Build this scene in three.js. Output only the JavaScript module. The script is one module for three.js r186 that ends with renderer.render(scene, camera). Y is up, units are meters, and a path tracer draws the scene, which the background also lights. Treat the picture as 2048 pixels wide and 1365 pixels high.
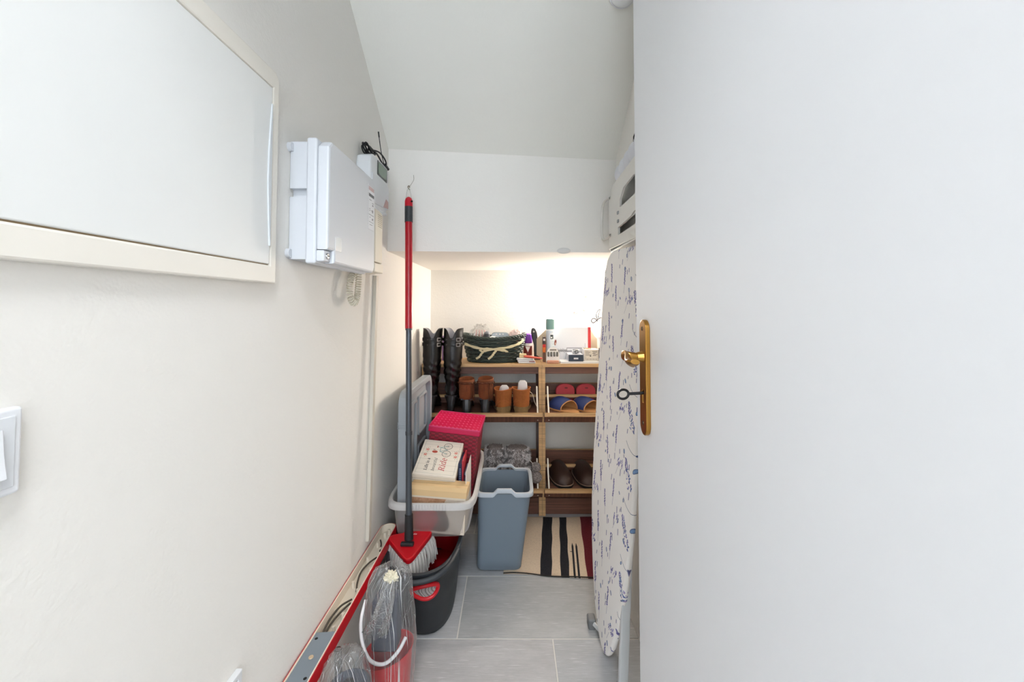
import * as THREE from 'three';
import { RoundedBoxGeometry } from 'three/addons/geometries/RoundedBoxGeometry.js';
import { mergeGeometries, toCreasedNormals } from 'three/addons/utils/BufferGeometryUtils.js';
import { ImprovedNoise } from 'three/addons/math/ImprovedNoise.js';
import { RectAreaLightUniformsLib } from 'three/addons/lights/RectAreaLightUniformsLib.js';

// ------------------------------------------------------------------ camera, lights, exposure
const scene = new THREE.Scene();
scene.background = new THREE.Color().setRGB(7.5, 8.2, 9.0);     // overcast daylight, enters through the added hall window behind the viewer
const camera = new THREE.PerspectiveCamera(2 * Math.atan(682.5 / 830) * 180 / Math.PI, 2048 / 1365, 0.02, 30);
camera.position.set(0, 1.07, 0);
camera.rotation.x = 2.0 * Math.PI / 180;
camera.setViewOffset(2048, 1365, 0, 99.5, 2048, 1365);
camera.updateProjectionMatrix();
const renderer = new THREE.WebGLRenderer();
renderer.toneMapping = THREE.LinearToneMapping;
renderer.toneMappingExposure = 1.12;
renderer.shadowMap.enabled = true;
RectAreaLightUniformsLib.init();
const NICHE_I = 1.15, NICHE_C = new THREE.Color(1.0, 0.91, 0.81);        // bulb in the niche
const HALL_L = 46.0, HALL_C = new THREE.Color(0.90, 0.945, 1.0);          // square ceiling lamp of the hall
const HALL_AT = [0.15, 2.53, -0.55], HALL_SIZE = 0.42;                    // x, height, distance ahead of the camera

// ------------------------------------------------------------------ helpers.  D = distance ahead of the camera, h = height
const V = (x, h, D) => new THREE.Vector3(x, h, -D);
let seed = 1234567;
const rnd = () => (seed = (seed * 16807) % 2147483647) / 2147483647;
const rr = (a, b) => a + (b - a) * rnd();
const noise = new ImprovedNoise();
const taken = {};
const numbered = n => (taken[n] = (taken[n] ?? -1) + 1) ? n + '_' + String(taken[n]).padStart(3, '0') : n;
const M = (color, o = {}) => { const t = { ...o }; const m = (t.transmission !== undefined || t.clearcoat || t.sheen) ? new THREE.MeshPhysicalMaterial({ roughness: 0.6, ...t }) : new THREE.MeshStandardMaterial({ roughness: 0.6, ...t }); m.color = new THREE.Color(color); m.side = THREE.DoubleSide; return m; };
function part(name, geo, mat, parent, label) {
  const m = new THREE.Mesh(geo, mat); m.name = name; m.castShadow = m.receiveShadow = true; parent.add(m);
  if (label) m.userData.label = label;
  return m;
}
function thing(name, label, category, group) {
  const g = new THREE.Group(); g.name = numbered(name); scene.add(g); g.userData = { label, category }; if (group) g.userData.group = group; return g;
}
function single(name, geo, mat, label, category, group) {
  const m = part(numbered(name), geo, mat, scene); m.userData = { label, category }; if (group) m.userData.group = group; return m;
}
function struct(name, geo, mat) { const m = part(name, geo, mat, scene); m.userData.kind = 'structure'; return m; }
// box from ranges in x, h, D
function rbox(x0, x1, h0, h1, d0, d1, r = 0.002, seg = 2) {
  const w = x1 - x0, h = h1 - h0, d = d1 - d0; r = Math.min(r, w / 2.01, h / 2.01, d / 2.01);
  const g = r > 0.0004 ? new RoundedBoxGeometry(w, h, d, seg, r) : new THREE.BoxGeometry(w, h, d);
  g.translate((x0 + x1) / 2, (h0 + h1) / 2, -(d0 + d1) / 2); return planarUV(g);
}
// uv in metres from the dominant axis of each face
function planarUV(g0, swap) {
  const g = g0.index ? g0.toNonIndexed() : g0, p = g.attributes.position, uv = new Float32Array(p.count * 2);
  const a = new THREE.Vector3(), b = new THREE.Vector3(), c = new THREE.Vector3();
  for (let i = 0; i < p.count; i += 3) {
    a.fromBufferAttribute(p, i); b.fromBufferAttribute(p, i + 1); c.fromBufferAttribute(p, i + 2);
    const n = b.clone().sub(a).cross(c.clone().sub(a)); const ax = Math.abs(n.x), ay = Math.abs(n.y), az = Math.abs(n.z);
    for (let k = 0; k < 3; k++) {
      const x = p.getX(i + k), y = p.getY(i + k), z = p.getZ(i + k); let u, v;
      if (ax >= ay && ax >= az) { u = z; v = y; } else if (ay >= az) { u = x; v = z; } else { u = x; v = y; }
      if (swap) [u, v] = [v, u];
      uv[(i + k) * 2] = u; uv[(i + k) * 2 + 1] = v;
    }
  }
  g.setAttribute('uv', new THREE.BufferAttribute(uv, 2)); return g;
}
// surface through rings of points (each ring the same count)
function loft(rings, { closed = true, cap0 = false, cap1 = false, crease = 0 } = {}) {
  const n = rings[0].length, pos = [], uv = [], idx = []; let vl = 0;
  const m = closed ? n + 1 : n;
  rings.forEach((r, i) => {
    if (i) vl += r[0].distanceTo(rings[i - 1][0]);
    let ul = 0;
    for (let k = 0; k < m; k++) { const q = r[k % n]; if (k) ul += q.distanceTo(r[(k - 1) % n]); pos.push(q.x, q.y, q.z); uv.push(ul, vl); }
  });
  for (let i = 0; i < rings.length - 1; i++) for (let k = 0; k < m - 1; k++) { const a = i * m + k, b = a + 1, c = a + m, d = c + 1; idx.push(a, b, c, b, d, c); }
  const cap = (i, flip) => { const c = new THREE.Vector3(); rings[i].forEach(q => c.add(q)); c.multiplyScalar(1 / n); const ci = pos.length / 3; pos.push(c.x, c.y, c.z); uv.push(0, 0); const s = pos.length / 3; for (let k = 0; k < m; k++) { const q = rings[i][k % n]; pos.push(q.x, q.y, q.z); uv.push(q.x - c.x, q.z - c.z); } for (let k = 0; k < m - 1; k++) flip ? idx.push(ci, s + k + 1, s + k) : idx.push(ci, s + k, s + k + 1); };
  if (cap0) cap(0, true); if (cap1) cap(rings.length - 1, false);
  let g = new THREE.BufferGeometry(); g.setAttribute('position', new THREE.Float32BufferAttribute(pos, 3)); g.setAttribute('uv', new THREE.Float32BufferAttribute(uv, 2)); g.setIndex(idx);
  g.computeVertexNormals(); if (crease) g = toCreasedNormals(g, crease); return g;
}
// horizontal superellipse ring
function ring(cx, h, D, a, b, n = 2, seg = 40, fn) {
  const out = [];
  if (n > 4) {      // boxy ring: points evenly spaced along its outline
    const dn = [], K = 1600; for (let k = 0; k <= K; k++) { const t = k / K * Math.PI * 2, c = Math.cos(t), s = Math.sin(t); dn.push([Math.sign(c) * Math.abs(c) ** (2 / n) * a, Math.sign(s) * Math.abs(s) ** (2 / n) * b]); }
    const acc = [0]; for (let k = 1; k <= K; k++) acc.push(acc[k - 1] + Math.hypot(dn[k][0] - dn[k - 1][0], dn[k][1] - dn[k - 1][1]));
    for (let k = 0, j = 0; k < seg; k++) { const want = acc[K] * k / seg; while (j < K - 1 && acc[j + 1] < want) j++; const f = (want - acc[j]) / Math.max(1e-12, acc[j + 1] - acc[j]); let x = dn[j][0] + (dn[j + 1][0] - dn[j][0]) * f, z = dn[j][1] + (dn[j + 1][1] - dn[j][1]) * f, y = h; if (fn) [x, y, z] = fn(x, y, z, k / seg * Math.PI * 2); out.push(new THREE.Vector3(cx + x, y, -D + z)); }
    return out;
  }
  for (let k = 0; k < seg; k++) { const t = k / seg * Math.PI * 2, c = Math.cos(t), s = Math.sin(t); let x = Math.sign(c) * Math.abs(c) ** (2 / n) * a, z = Math.sign(s) * Math.abs(s) ** (2 / n) * b, y = h; if (fn) [x, y, z] = fn(x, y, z, t); out.push(new THREE.Vector3(cx + x, y, -D + z)); }
  return out;
}
const tube = (pts, r, seg = 40, rad = 8, closed = false) => new THREE.TubeGeometry(new THREE.CatmullRomCurve3(pts, closed, 'centripetal'), seg, r, rad, closed);
function cyl(a, b, r0, r1 = r0, seg = 24) { const d = b.clone().sub(a); const g = new THREE.CylinderGeometry(r1, r0, d.length(), seg, 1); g.applyQuaternion(new THREE.Quaternion().setFromUnitVectors(new THREE.Vector3(0, 1, 0), d.clone().normalize())); g.translate((a.x + b.x) / 2, (a.y + b.y) / 2, (a.z + b.z) / 2); return g; }
// extruded outline given as (u, v) pairs, placed with a frame: origin, u axis, v axis; grows along u x v
function slab(pts, depth, o, ua, va, { bevel = 0, holes = [], curve = 12 } = {}) {
  const mk = q => q instanceof THREE.Shape ? q : new THREE.Shape(q.map(p => new THREE.Vector2(p[0], p[1])));
  const s = mk(pts); holes.forEach(hq => s.holes.push(new THREE.Path(hq.map(p => new THREE.Vector2(p[0], p[1])))));
  const g = new THREE.ExtrudeGeometry(s, { depth: Math.max(depth - 2 * bevel, 1e-5), bevelEnabled: bevel > 0, bevelThickness: bevel, bevelSize: bevel, bevelOffset: -bevel, bevelSegments: 2, curveSegments: curve });
  g.translate(0, 0, bevel);
  const U = ua.clone().normalize(), W = va.clone().normalize(), N = U.clone().cross(W);
  g.applyMatrix4(new THREE.Matrix4().makeBasis(U, W, N).setPosition(o)); return g;
}
function roundRect(w, h, r, x = 0, y = 0, n = 5) { const p = []; for (const [cx, cy, a] of [[x + w - r, y + h - r, 0], [x + r, y + h - r, 1], [x + r, y + r, 2], [x + w - r, y + r, 3]]) for (let k = 0; k <= n; k++) { const t = (a + k / n) * Math.PI / 2; p.push([cx + r * Math.cos(t), cy + r * Math.sin(t)]); } return p; }
const X = new THREE.Vector3(1, 0, 0), Y = new THREE.Vector3(0, 1, 0), Z = new THREE.Vector3(0, 0, 1), AWAY = new THREE.Vector3(0, 0, -1);
const merge = list => mergeGeometries(list.map(g => { const q = g.index ? g.toNonIndexed() : g; for (const k of Object.keys(q.attributes)) if (!['position', 'normal', 'uv'].includes(k)) q.deleteAttribute(k); if (!q.attributes.uv) planarUV(q); return q; }));
// quad patch facing the viewer of (ua x va), uv 0..1
function decal(o, ua, va, w, h) { const U = ua.clone().normalize(), W = va.clone().normalize(), N = U.clone().cross(W); const g = new THREE.BoxGeometry(w, h, 0.0006); g.translate(w / 2, h / 2, 0.0003); g.applyMatrix4(new THREE.Matrix4().makeBasis(U, W, N).setPosition(o)); return g; }
// ------------------------------------------------------------------ textures
function canvasTex(w, h, draw, srgb = true) { const c = document.createElement('canvas'); c.width = w; c.height = h; const x = c.getContext('2d'); draw(x, w, h); const t = new THREE.CanvasTexture(c); if (srgb) t.colorSpace = THREE.SRGBColorSpace; t.wrapS = t.wrapT = THREE.RepeatWrapping; return t; }
function dataTex(w, h, fn, srgb = true) { const d = new Uint8Array(w * h * 4); for (let y = 0; y < h; y++) for (let x = 0; x < w; x++) { const c = fn(x / w, y / h, x, y), i = (y * w + x) * 4; if (typeof c === 'number') d[i] = d[i + 1] = d[i + 2] = Math.max(0, Math.min(255, c)); else for (let k = 0; k < 3; k++) d[i + k] = Math.max(0, Math.min(255, c[k])); d[i + 3] = 255; } const t = new THREE.DataTexture(d, w, h); t.magFilter = THREE.LinearFilter; t.minFilter = THREE.LinearFilter; t.wrapS = t.wrapT = THREE.RepeatWrapping; if (srgb) t.colorSpace = THREE.SRGBColorSpace; t.needsUpdate = true; return t; }
const rep = (t, x, y = x) => { const c = t.clone(); c.repeat.set(x, y); c.needsUpdate = true; return c; };
// tileable noise on a torus of ImprovedNoise
const tn = (u, v, f, s = 0) => { const a = noise.noise(u * f, v * f, s), b = noise.noise((u - 1) * f, v * f, s), c = noise.noise(u * f, (v - 1) * f, s), d = noise.noise((u - 1) * f, (v - 1) * f, s); return (a * (1 - u) + b * u) * (1 - v) + (c * (1 - u) + d * u) * v; };
const plasterBump = dataTex(512, 512, (u, v) => 128 + 60 * tn(u, v, 9, 1) + 70 * tn(u, v, 34, 2) + 60 * tn(u, v, 90, 3) + 20 * (rnd() - .5), false);
const grainBump = dataTex(256, 256, () => 90 + 120 * rnd(), false);
const tileTex = dataTex(1024, 512, (u, v) => { const f = 1 + 0.09 * tn(u, v, 4, 5) + 0.05 * tn(u, v, 14, 6) + 0.03 * noise.noise(u * 9, v * 50, 7.3) + 0.03 * noise.noise(u * 40, v * 150, 2.2) + 0.035 * (rnd() - .5) + Math.max(0, noise.noise(u * 16, v * 130, 4.4) - .42) * .5; return [180 * f, 181 * f, 183 * f]; });
const woodTex = (r, g, b, amp, s) => dataTex(512, 256, (u, v) => { const w = 0.02 * noise.noise(u * 3, v * 3, s); const f = 1 + amp * (0.6 * noise.noise(u * 3, (v + w) * 60, s) + 0.5 * noise.noise(u * 10, (v + w) * 170, s + 3) + 0.25 * (rnd() - .5)); return [r * f, g * f, b * f]; });
const oakTex = woodTex(205, 166, 118, 0.20, 1.5), walnutTex = woodTex(112, 76, 62, 0.30, 8.5);

// ------------------------------------------------------------------ materials
const wallMat = M(0xf0ede7, { roughness: 0.85, bumpMap: rep(plasterBump, 2.6), bumpScale: 0.0009 });
const ceilMat = M(0xeeede6, { roughness: 0.9, bumpMap: rep(plasterBump, 2.2), bumpScale: 0.0006 });
const doorMat = M(0xf3f4f7, { roughness: 0.42 });
const whitePlastic = M(0xe9ebef, { roughness: 0.38 }), creamPlastic = M(0xefe8d8, { roughness: 0.45 }), greyWhite = M(0xdfe2e6, { roughness: 0.45 });
const brass = M(0xb98a45, { roughness: 0.28, metalness: 1 }), brassDark = M(0x6d5a44, { roughness: 0.4, metalness: 0.9 }), iron = M(0x3a3a3c, { roughness: 0.38, metalness: 0.9 }), steel = M(0xb8babd, { roughness: 0.25, metalness: 1 });
const blackPl = M(0x1c1e21, { roughness: 0.45 }), darkGrey = M(0x34383c, { roughness: 0.5 }), redPl = M(0xc80a1c, { roughness: 0.35 }), blackVoid = M(0x0a0a0a, { roughness: 0.9 });
const oak = M(0xffffff, { roughness: 0.5, map: rep(oakTex, 1.4, 3) }), walnut = M(0xffffff, { roughness: 0.5, map: rep(walnutTex, 1.4, 3) });

// ------------------------------------------------------------------ the room
{
  const grout = M(0xd8d5cf, { roughness: 0.95 });
  const fl = struct('floor', rbox(-1.6, 1.9, -0.06, -0.0015, -2.5, 2.55, 0), grout);
  const tileMats = [0xffffff, 0xf6f6f4, 0xfbf9f8, 0xf2f3f4].map((c, i) => { const t = rep(tileTex, 1 / 0.62, 1 / 0.31); t.offset.set(i * .37, i * .21); const m = M(c, { roughness: 0.55, map: t, bumpMap: t, bumpScale: 0.0004 }); return m; });
  const P = 0.309, W = 0.616, cache = {}; let k = 0;
  for (let r = -12; r < 4; r++) {
    const d0 = 1.372 + r * P, off = (r & 1) ? 0.131 : -0.177;
    const inHall = d0 < 0.1;
    for (let c = -4; c < 4; c++) {
      let x0 = off + c * W, x1 = x0 + W; const lo = inHall ? -1.3 : -0.475, hi = inHall ? 1.7 : (d0 > 1.3 ? 0.75 : 0.41);
      x0 = Math.max(x0, lo); x1 = Math.min(x1, hi); const e0 = Math.max(d0, -2.2), e1 = Math.min(d0 + P, 2.405);
      if (x1 - x0 < 0.03 || e1 - e0 < 0.03) continue;
      const g = rbox(x0 + .0022, x1 - .0022, -0.012, 0, e0 + .0022, e1 - .0022, 0.0010, 1);
      part('tile', g, tileMats[k++ % 4], fl);
    }
  }
  struct('wall_left', rbox(-0.57, -0.47, 0, 2.62, 0.0, 2.5, 0), wallMat);
  struct('wall_right', rbox(0.405, 0.505, 0, 2.62, 0.0, 1.60, 0.004), wallMat);
  struct('wall_back', rbox(-0.57, 0.9, 0, 1.6, 2.40, 2.50, 0), wallMat);
  struct('wall_niche_right', rbox(0.75, 0.85, 0, 1.6, 1.50, 2.5, 0), wallMat);
  struct('wall_niche_front', rbox(0.505, 0.85, 0, 1.6, 1.50, 1.60, 0), wallMat);
  // header wall over the niche, its face turned a little
  const hs = new THREE.Shape([[-0.57, 1.555], [0.85, 1.62], [0.85, 2.50], [-0.57, 2.50]].map(p => new THREE.Vector2(p[0], p[1])));
  const low = new THREE.ExtrudeGeometry(hs, { depth: 0.62, bevelEnabled: false }); // (x, D) outline, grows in height
  low.applyMatrix4(new THREE.Matrix4().makeBasis(X, AWAY, Y).setPosition(0, 1.276, 0));
  struct('wall_header', planarUV(low), wallMat);
  const cs = new THREE.Shape([[1.64, 1.607], [0.30, 2.607], [0.30, 2.75], [1.75, 2.75], [1.75, 1.607]].map(p => new THREE.Vector2(p[0], p[1])));
  const cg = new THREE.ExtrudeGeometry(cs, { depth: 1.08, bevelEnabled: false });
  cg.applyMatrix4(new THREE.Matrix4().makeBasis(AWAY, Y, X).setPosition(-0.57, 0, 0));
  struct('ceiling', planarUV(cg), ceilMat);
  struct('ceiling_hall', rbox(-1.4, 1.8, 2.60, 2.70, -2.3, 0.32, 0), ceilMat);
  struct('wall_hall_left', rbox(-1.4, -1.3, 0, 2.62, -2.3, 0.12, 0), wallMat);
  struct('wall_hall_right', rbox(1.7, 1.8, 0, 2.62, -2.3, 0.12, 0), wallMat);
  struct('wall_hall_back', merge([rbox(-1.4, -0.65, 0, 2.62, -2.3, -2.2, 0), rbox(0.95, 1.8, 0, 2.62, -2.3, -2.2, 0), rbox(-0.65, 0.95, 0, 0.80, -2.3, -2.2, 0), rbox(-0.65, 0.95, 2.25, 2.62, -2.3, -2.2, 0)]), wallMat);
  const win = struct('window_1', merge([rbox(-0.65, -0.60, 0.80, 2.25, -2.28, -2.22, .003), rbox(0.90, 0.95, 0.80, 2.25, -2.28, -2.22, .003), rbox(-0.60, 0.90, 0.80, 0.85, -2.28, -2.22, .003), rbox(-0.60, 0.90, 2.20, 2.25, -2.28, -2.22, .003), rbox(0.125, 0.175, 0.85, 2.20, -2.28, -2.22, .003)]), doorMat);  // unseen window, added to brighten the closet with daylight inferred from behind
  part('pane', rbox(-0.60, 0.125, 0.85, 2.20, -2.252, -2.250, 0), M(0xffffff, { transmission: 1, roughness: 0, thickness: 0 }), win); part('pane', rbox(0.175, 0.90, 0.85, 2.20, -2.252, -2.250, 0), M(0xffffff, { transmission: 1, roughness: 0, thickness: 0 }), win);
  struct('wall_front_left', rbox(-1.3, -0.45, 0, 2.62, 0.02, 0.14, 0), wallMat);
  struct('wall_front_right', rbox(0.335, 1.7, 0, 2.62, 0.02, 0.14, 0), wallMat);
  struct('wall_front_top', rbox(-0.45, 0.335, 2.06, 2.62, 0.02, 0.14, 0), wallMat);
  const fr = struct('trim_1', merge([rbox(-0.45, -0.425, 0, 2.06, 0.015, 0.145, 0.003), rbox(0.325, 0.335, 0, 2.06, 0.015, 0.145, 0.003), rbox(-0.45, 0.335, 2.035, 2.06, 0.015, 0.145, 0.003)]), doorMat);
}
// hall ceiling lamp
{
  const t = thing('ceiling_lamp', 'square white flush lamp on the hall ceiling behind the viewer', 'lamp');
  const [x, h, D] = HALL_AT, s = HALL_SIZE / 2;
  part('housing', rbox(x - s - .015, x + s + .015, h + .012, 2.60, D - s - .015, D + s + .015, 0.006), whitePlastic, t);
  part('diffuser', rbox(x - s, x + s, h, h + .03, D - s, D + s, 0.01), M(0xffffff, { emissive: HALL_C, emissiveIntensity: 2.0 }), t);
  const L = new THREE.RectAreaLight(HALL_C, HALL_L, HALL_SIZE, HALL_SIZE); L.position.set(x, h - 0.006, -D); L.lookAt(x, 0, -D); scene.add(L);
}
// door leaf, opened along the right wall
{
  const d = struct('door_1', rbox(0.283, 0.321, 0.012, 2.03, 0.165, 0.947, 0.0025), doorMat);
  const px = 0.283, cD = 0.874, w = 0.043, th = 0.0095;
  const pl = [];
  for (let k = 0; k <= 12; k++) { const a = k / 12 * Math.PI; pl.push([w / 2 * Math.cos(a), 0.1005 + w / 2 * Math.sin(a)]); }
  for (let k = 0; k <= 12; k++) { const a = Math.PI + k / 12 * Math.PI; pl.push([w / 2 * Math.cos(a), -0.0965 + w / 2 * Math.sin(a)]); }
  const kh = [[-.003, -.050], [.003, -.050], [.003, -.034], [.005, -.030], [.004, -.0255], [0, -.024], [-.004, -.0255], [-.005, -.030], [-.003, -.034]];
  const plate = part('handle_plate', slab(pl, th, V(px, 0.919, cD), Z, Y, { bevel: 0.0018, holes: [kh] }), brass, d, 'long rounded brass backplate');
  // slab grows along Z x Y = -x, i.e. out of the leaf towards the passage
  part('keyhole', slab(kh, 0.002, V(px - 0.0002, 0.919, cD), Z, Y), blackVoid, plate, 'dark keyhole slot');
  for (const hh of [1.022, 0.826]) { part('screw', cyl(V(px - th + .001, hh, cD), V(px - th - .0012, hh, cD), 0.0048, 0.0042, 18), brassDark, plate); part('screw_slot', rbox(px - th - .0016, px - th - .001, hh - .0036, hh + .0036, cD - .0006, cD + .0006, 0), blackVoid, plate); }
  part('rosette', cyl(V(px - th + .001, 0.963, cD), V(px - th - .012, 0.963, cD), 0.0125, 0.0095, 24), brass, d);
  // twisted lever: rises out of the plate, turns along the leaf and curls at the tip
  const rows = []; const N = 26;
  for (let i = 0; i <= N; i++) {
    const t = i / N; let c;
    const out = Math.min(1, t / 0.22);
    const xx = px - 0.018 - 0.034 * Math.sin(out * Math.PI / 2) ;
    const al = Math.max(0, (t - 0.14) / 0.86) * 0.098;
    c = V(xx + 0.004 * Math.sin(al * 60), 0.963 + 0.004 * Math.sin(t * 7), cD - al);
    const wv = 0.0075 + 0.0055 * Math.abs(Math.sin(t * 3.0)) + 0.004 * Math.max(0, t - .8) * 5, hv = 0.0068 - 0.002 * t, tw = t * 1.7 - .3;
    const rg = [];
    for (let k = 0; k < 18; k++) { const a = k / 18 * 2 * Math.PI; let u = Math.cos(a) * hv, v = Math.sin(a) * wv * (t > .95 ? .7 : 1); const u2 = u * Math.cos(tw) - v * Math.sin(tw), v2 = u * Math.sin(tw) + v * Math.cos(tw); rg.push(out < 1 && t < .14 ? new THREE.Vector3(c.x, c.y + v, c.z + u) : new THREE.Vector3(c.x + u2, c.y + v2, c.z)); }
    rows.push(rg);
  }
  part('lever', loft(rows, { cap0: true, cap1: true }), brass, d, 'twisted brass lever handle');
  const key = part('key', cyl(V(px - 0.004, 0.888, cD), V(px - 0.040, 0.8865, cD - .002), 0.0032, 0.003, 14), iron, d, 'dark iron key in the lock');
  const kr = []; for (let k = 0; k < 24; k++) { const a = k / 24 * 2 * Math.PI; kr.push(V(px - 0.052 + 0.012 * Math.cos(a), 0.886 + 0.0095 * Math.sin(a), cD - .004 + .003 * Math.cos(a))); }
  part('key_bow', tube(kr, 0.0026, 48, 8, true), iron, key);
}

// ------------------------------------------------------------------ fittings on the left wall
{ // electrical panel
  const t = thing('electrical_panel', 'large off-white fuse panel cover recessed in the left wall', 'panel');
  const fx = -0.470, p = 0.016, d0 = 0.20, d1 = 0.797, h0 = 1.112, h1 = 1.520;
  const fr = slab([[d0, h0], [d1, h0], [d1, h1 - .012], [d1 - .012, h1], [d0, h1]], p, V(fx, 0, 0), AWAY, Y, { bevel: 0.003, holes: [[[d0 + .034, h0 + .034], [d0 + .034, h1 - .034], [d1 - .020, h1 - .034], [d1 - .020, h0 + .034]]] });
  fr.translate(0, 0, 0);
  // AWAY x Y points to +x: out of the wall
  part('frame', planarUV(fr), M(0xf1ece2, { roughness: 0.5 }), t);
  const dr = part('cover', slab([[d0 + .036, h0 + .036], [d1 - .022, h0 + .036], [d1 - .022, h1 - .036], [d0 + .036, h1 - .036]], 0.0155, V(fx, 0, 0), AWAY, Y, { bevel: 0.0015 }), M(0xedeeec, { roughness: 0.45 }), t);
  const lens = []; for (let k = 0; k <= 14; k++) { const s = k / 14; lens.push([d1 - .026 - .0085 * Math.sin(s * Math.PI), h0 + .07 + s * .27]); } lens.push([d1 - .0255, h0 + .34], [d1 - .0255, h0 + .07]);
  part('finger_pull', slab(lens, 0.0035, V(fx + .0150, 0, 0), AWAY, Y, { bevel: 0.0012 }), M(0xd8dcdf, { roughness: 0.45 }), dr, 'slim curved finger pull');  // grey strip carries the shading of the finger groove in its colour
  part('gasket', slab([[d0 + .034, h0 + .034], [d1 - .020, h0 + .034], [d1 - .020, h1 - .034], [d0 + .034, h1 - .034]], 0.0115, V(fx, 0, 0), AWAY, Y), M(0x9c8462), t);
}
{ // telecom box
  const t = thing('control_box', 'white plastic wall control box with a printed label on its lid', 'control box');
  const w0 = -0.470, m = M(0xdcdfe4, { roughness: 0.4 });
  const notch = [[.868, 1.168], [1.150, 1.168], [1.150, 1.418], [.868, 1.418], [.868, 1.318], [.882, 1.318], [.882, 1.300], [.868, 1.300]];
  part('base', slab(notch, 0.040, V(w0, 0, 0), AWAY, Y, { bevel: 0.002 }), m, t);
  for (const hh of [1.405, 1.180]) part('mounting_lug', cyl(V(w0, hh, .864), V(w0 + .008, hh, .864), 0.010, 0.009, 20), m, t);
  part('lid_rim', rbox(w0 + .0395, w0 + .0615, 1.158, 1.424, .858, 1.157, 0.005, 3), m, t);
  const lidOut = [[.861, 1.188], [.861, 1.406], [.876, 1.420], [1.140, 1.420], [1.155, 1.406], [1.155, 1.175], [1.145, 1.161], [.893, 1.161], [.893, 1.188]];
  const lid = part('lid', slab(lidOut, 0.0255, V(w0 + .061, 0, 0), AWAY, Y, { bevel: 0.005 }), m, t);
  part('corner_block', rbox(w0 + .061, w0 + .078, 1.163, 1.187, .862, .892, 0.003), m, lid);
  part('screw', cyl(V(w0 + .077, 1.175, .877), V(w0 + .0805, 1.175, .877), 0.0065, 0.0058, 20), steel, lid);
  part('screw_slot', rbox(w0 + .080, w0 + .081, 1.1745, 1.1760, .872, .882, 0), blackVoid, lid);
  const front = w0 + .0865;
  part('silver_sticker', decal(V(front, 1.190, .897), AWAY, Y, .032, .030), M(0xeceff0, { roughness: 0.25, metalness: 0.3 }), lid, 'small silver sticker');
  const lab = canvasTex(128, 320, (c, w, h) => { c.fillStyle = '#e6e8ec'; c.fillRect(0, 0, w, h); c.strokeStyle = '#a9a9ad'; c.strokeRect(3, 3, w - 6, h - 6); c.fillStyle = '#b06a64'; for (let k = 0; k < 9; k++) c.fillRect(12 + k * 12, 14, 7, 26); c.fillStyle = '#55555a'; c.fillRect(10, 62, 108, 22); c.fillStyle = '#8a8a90'; for (const [x, y, a, b] of [[20, 104, 44, 5], [76, 120, 34, 5], [80, 132, 26, 12], [22, 168, 16, 6], [24, 180, 16, 6], [62, 176, 12, 6], [76, 172, 24, 20], [12, 210, 104, 4], [28, 228, 18, 5], [76, 232, 26, 14], [16, 262, 90, 3], [30, 280, 60, 4]]) c.fillRect(x, y, a, b); });
  part('printed_label', decal(V(front, 1.275, 1.098), AWAY, Y, .048, .122), M(0xffffff, { map: lab, roughness: 0.5 }), lid, 'printed paper label');
}
{ // receiver with display
  const t = thing('alarm_receiver', 'white wall receiver with a small green display by the header', 'receiver');
  const m = M(0xe6e9ec, { roughness: 0.4 });
  const out = [[1.232, 1.375], [1.232, 1.505], [1.240, 1.527], [1.262, 1.538], [1.400, 1.538], [1.412, 1.528], [1.412, 1.410], [1.395, 1.385], [1.360, 1.372]];
  const b = part('body', slab(out, 0.046, V(-.470, 0, 0), AWAY, Y, { bevel: 0.007 }), m, t);
  part('display_frame', slab(roundRect(.098, .046, .004, 1.292, 1.484), 0.0022, V(-.4245, 0, 0), AWAY, Y, { bevel: 0.0008 }), M(0x22282a, { roughness: 0.3 }), b);
  part('display', decal(V(-.4223, 1.4885, 1.298), AWAY, Y, .084, .037), M(0x5f7a63, { roughness: 0.2 }), b, 'green liquid crystal display');
  part('flap', slab([[1.240, 1.383], [1.400, 1.395], [1.405, 1.415], [1.405, 1.474], [1.240, 1.474]], 0.004, V(-.4245, 0, 0), AWAY, Y, { bevel: 0.0014 }), greyWhite, b);
  part('button', slab([[1.345, 1.392], [1.392, 1.397], [1.392, 1.420], [1.372, 1.424]], 0.003, V(-.4210, 0, 0), AWAY, Y, { bevel: 0.001 }), M(0xc9aaa6, { roughness: 0.45 }), b, 'pinkish corner button');
  part('lip', tube([V(-.430, 1.374, 1.25), V(-.424, 1.366, 1.32), V(-.428, 1.378, 1.39)], 0.006, 16, 8), m, b);
}
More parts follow.
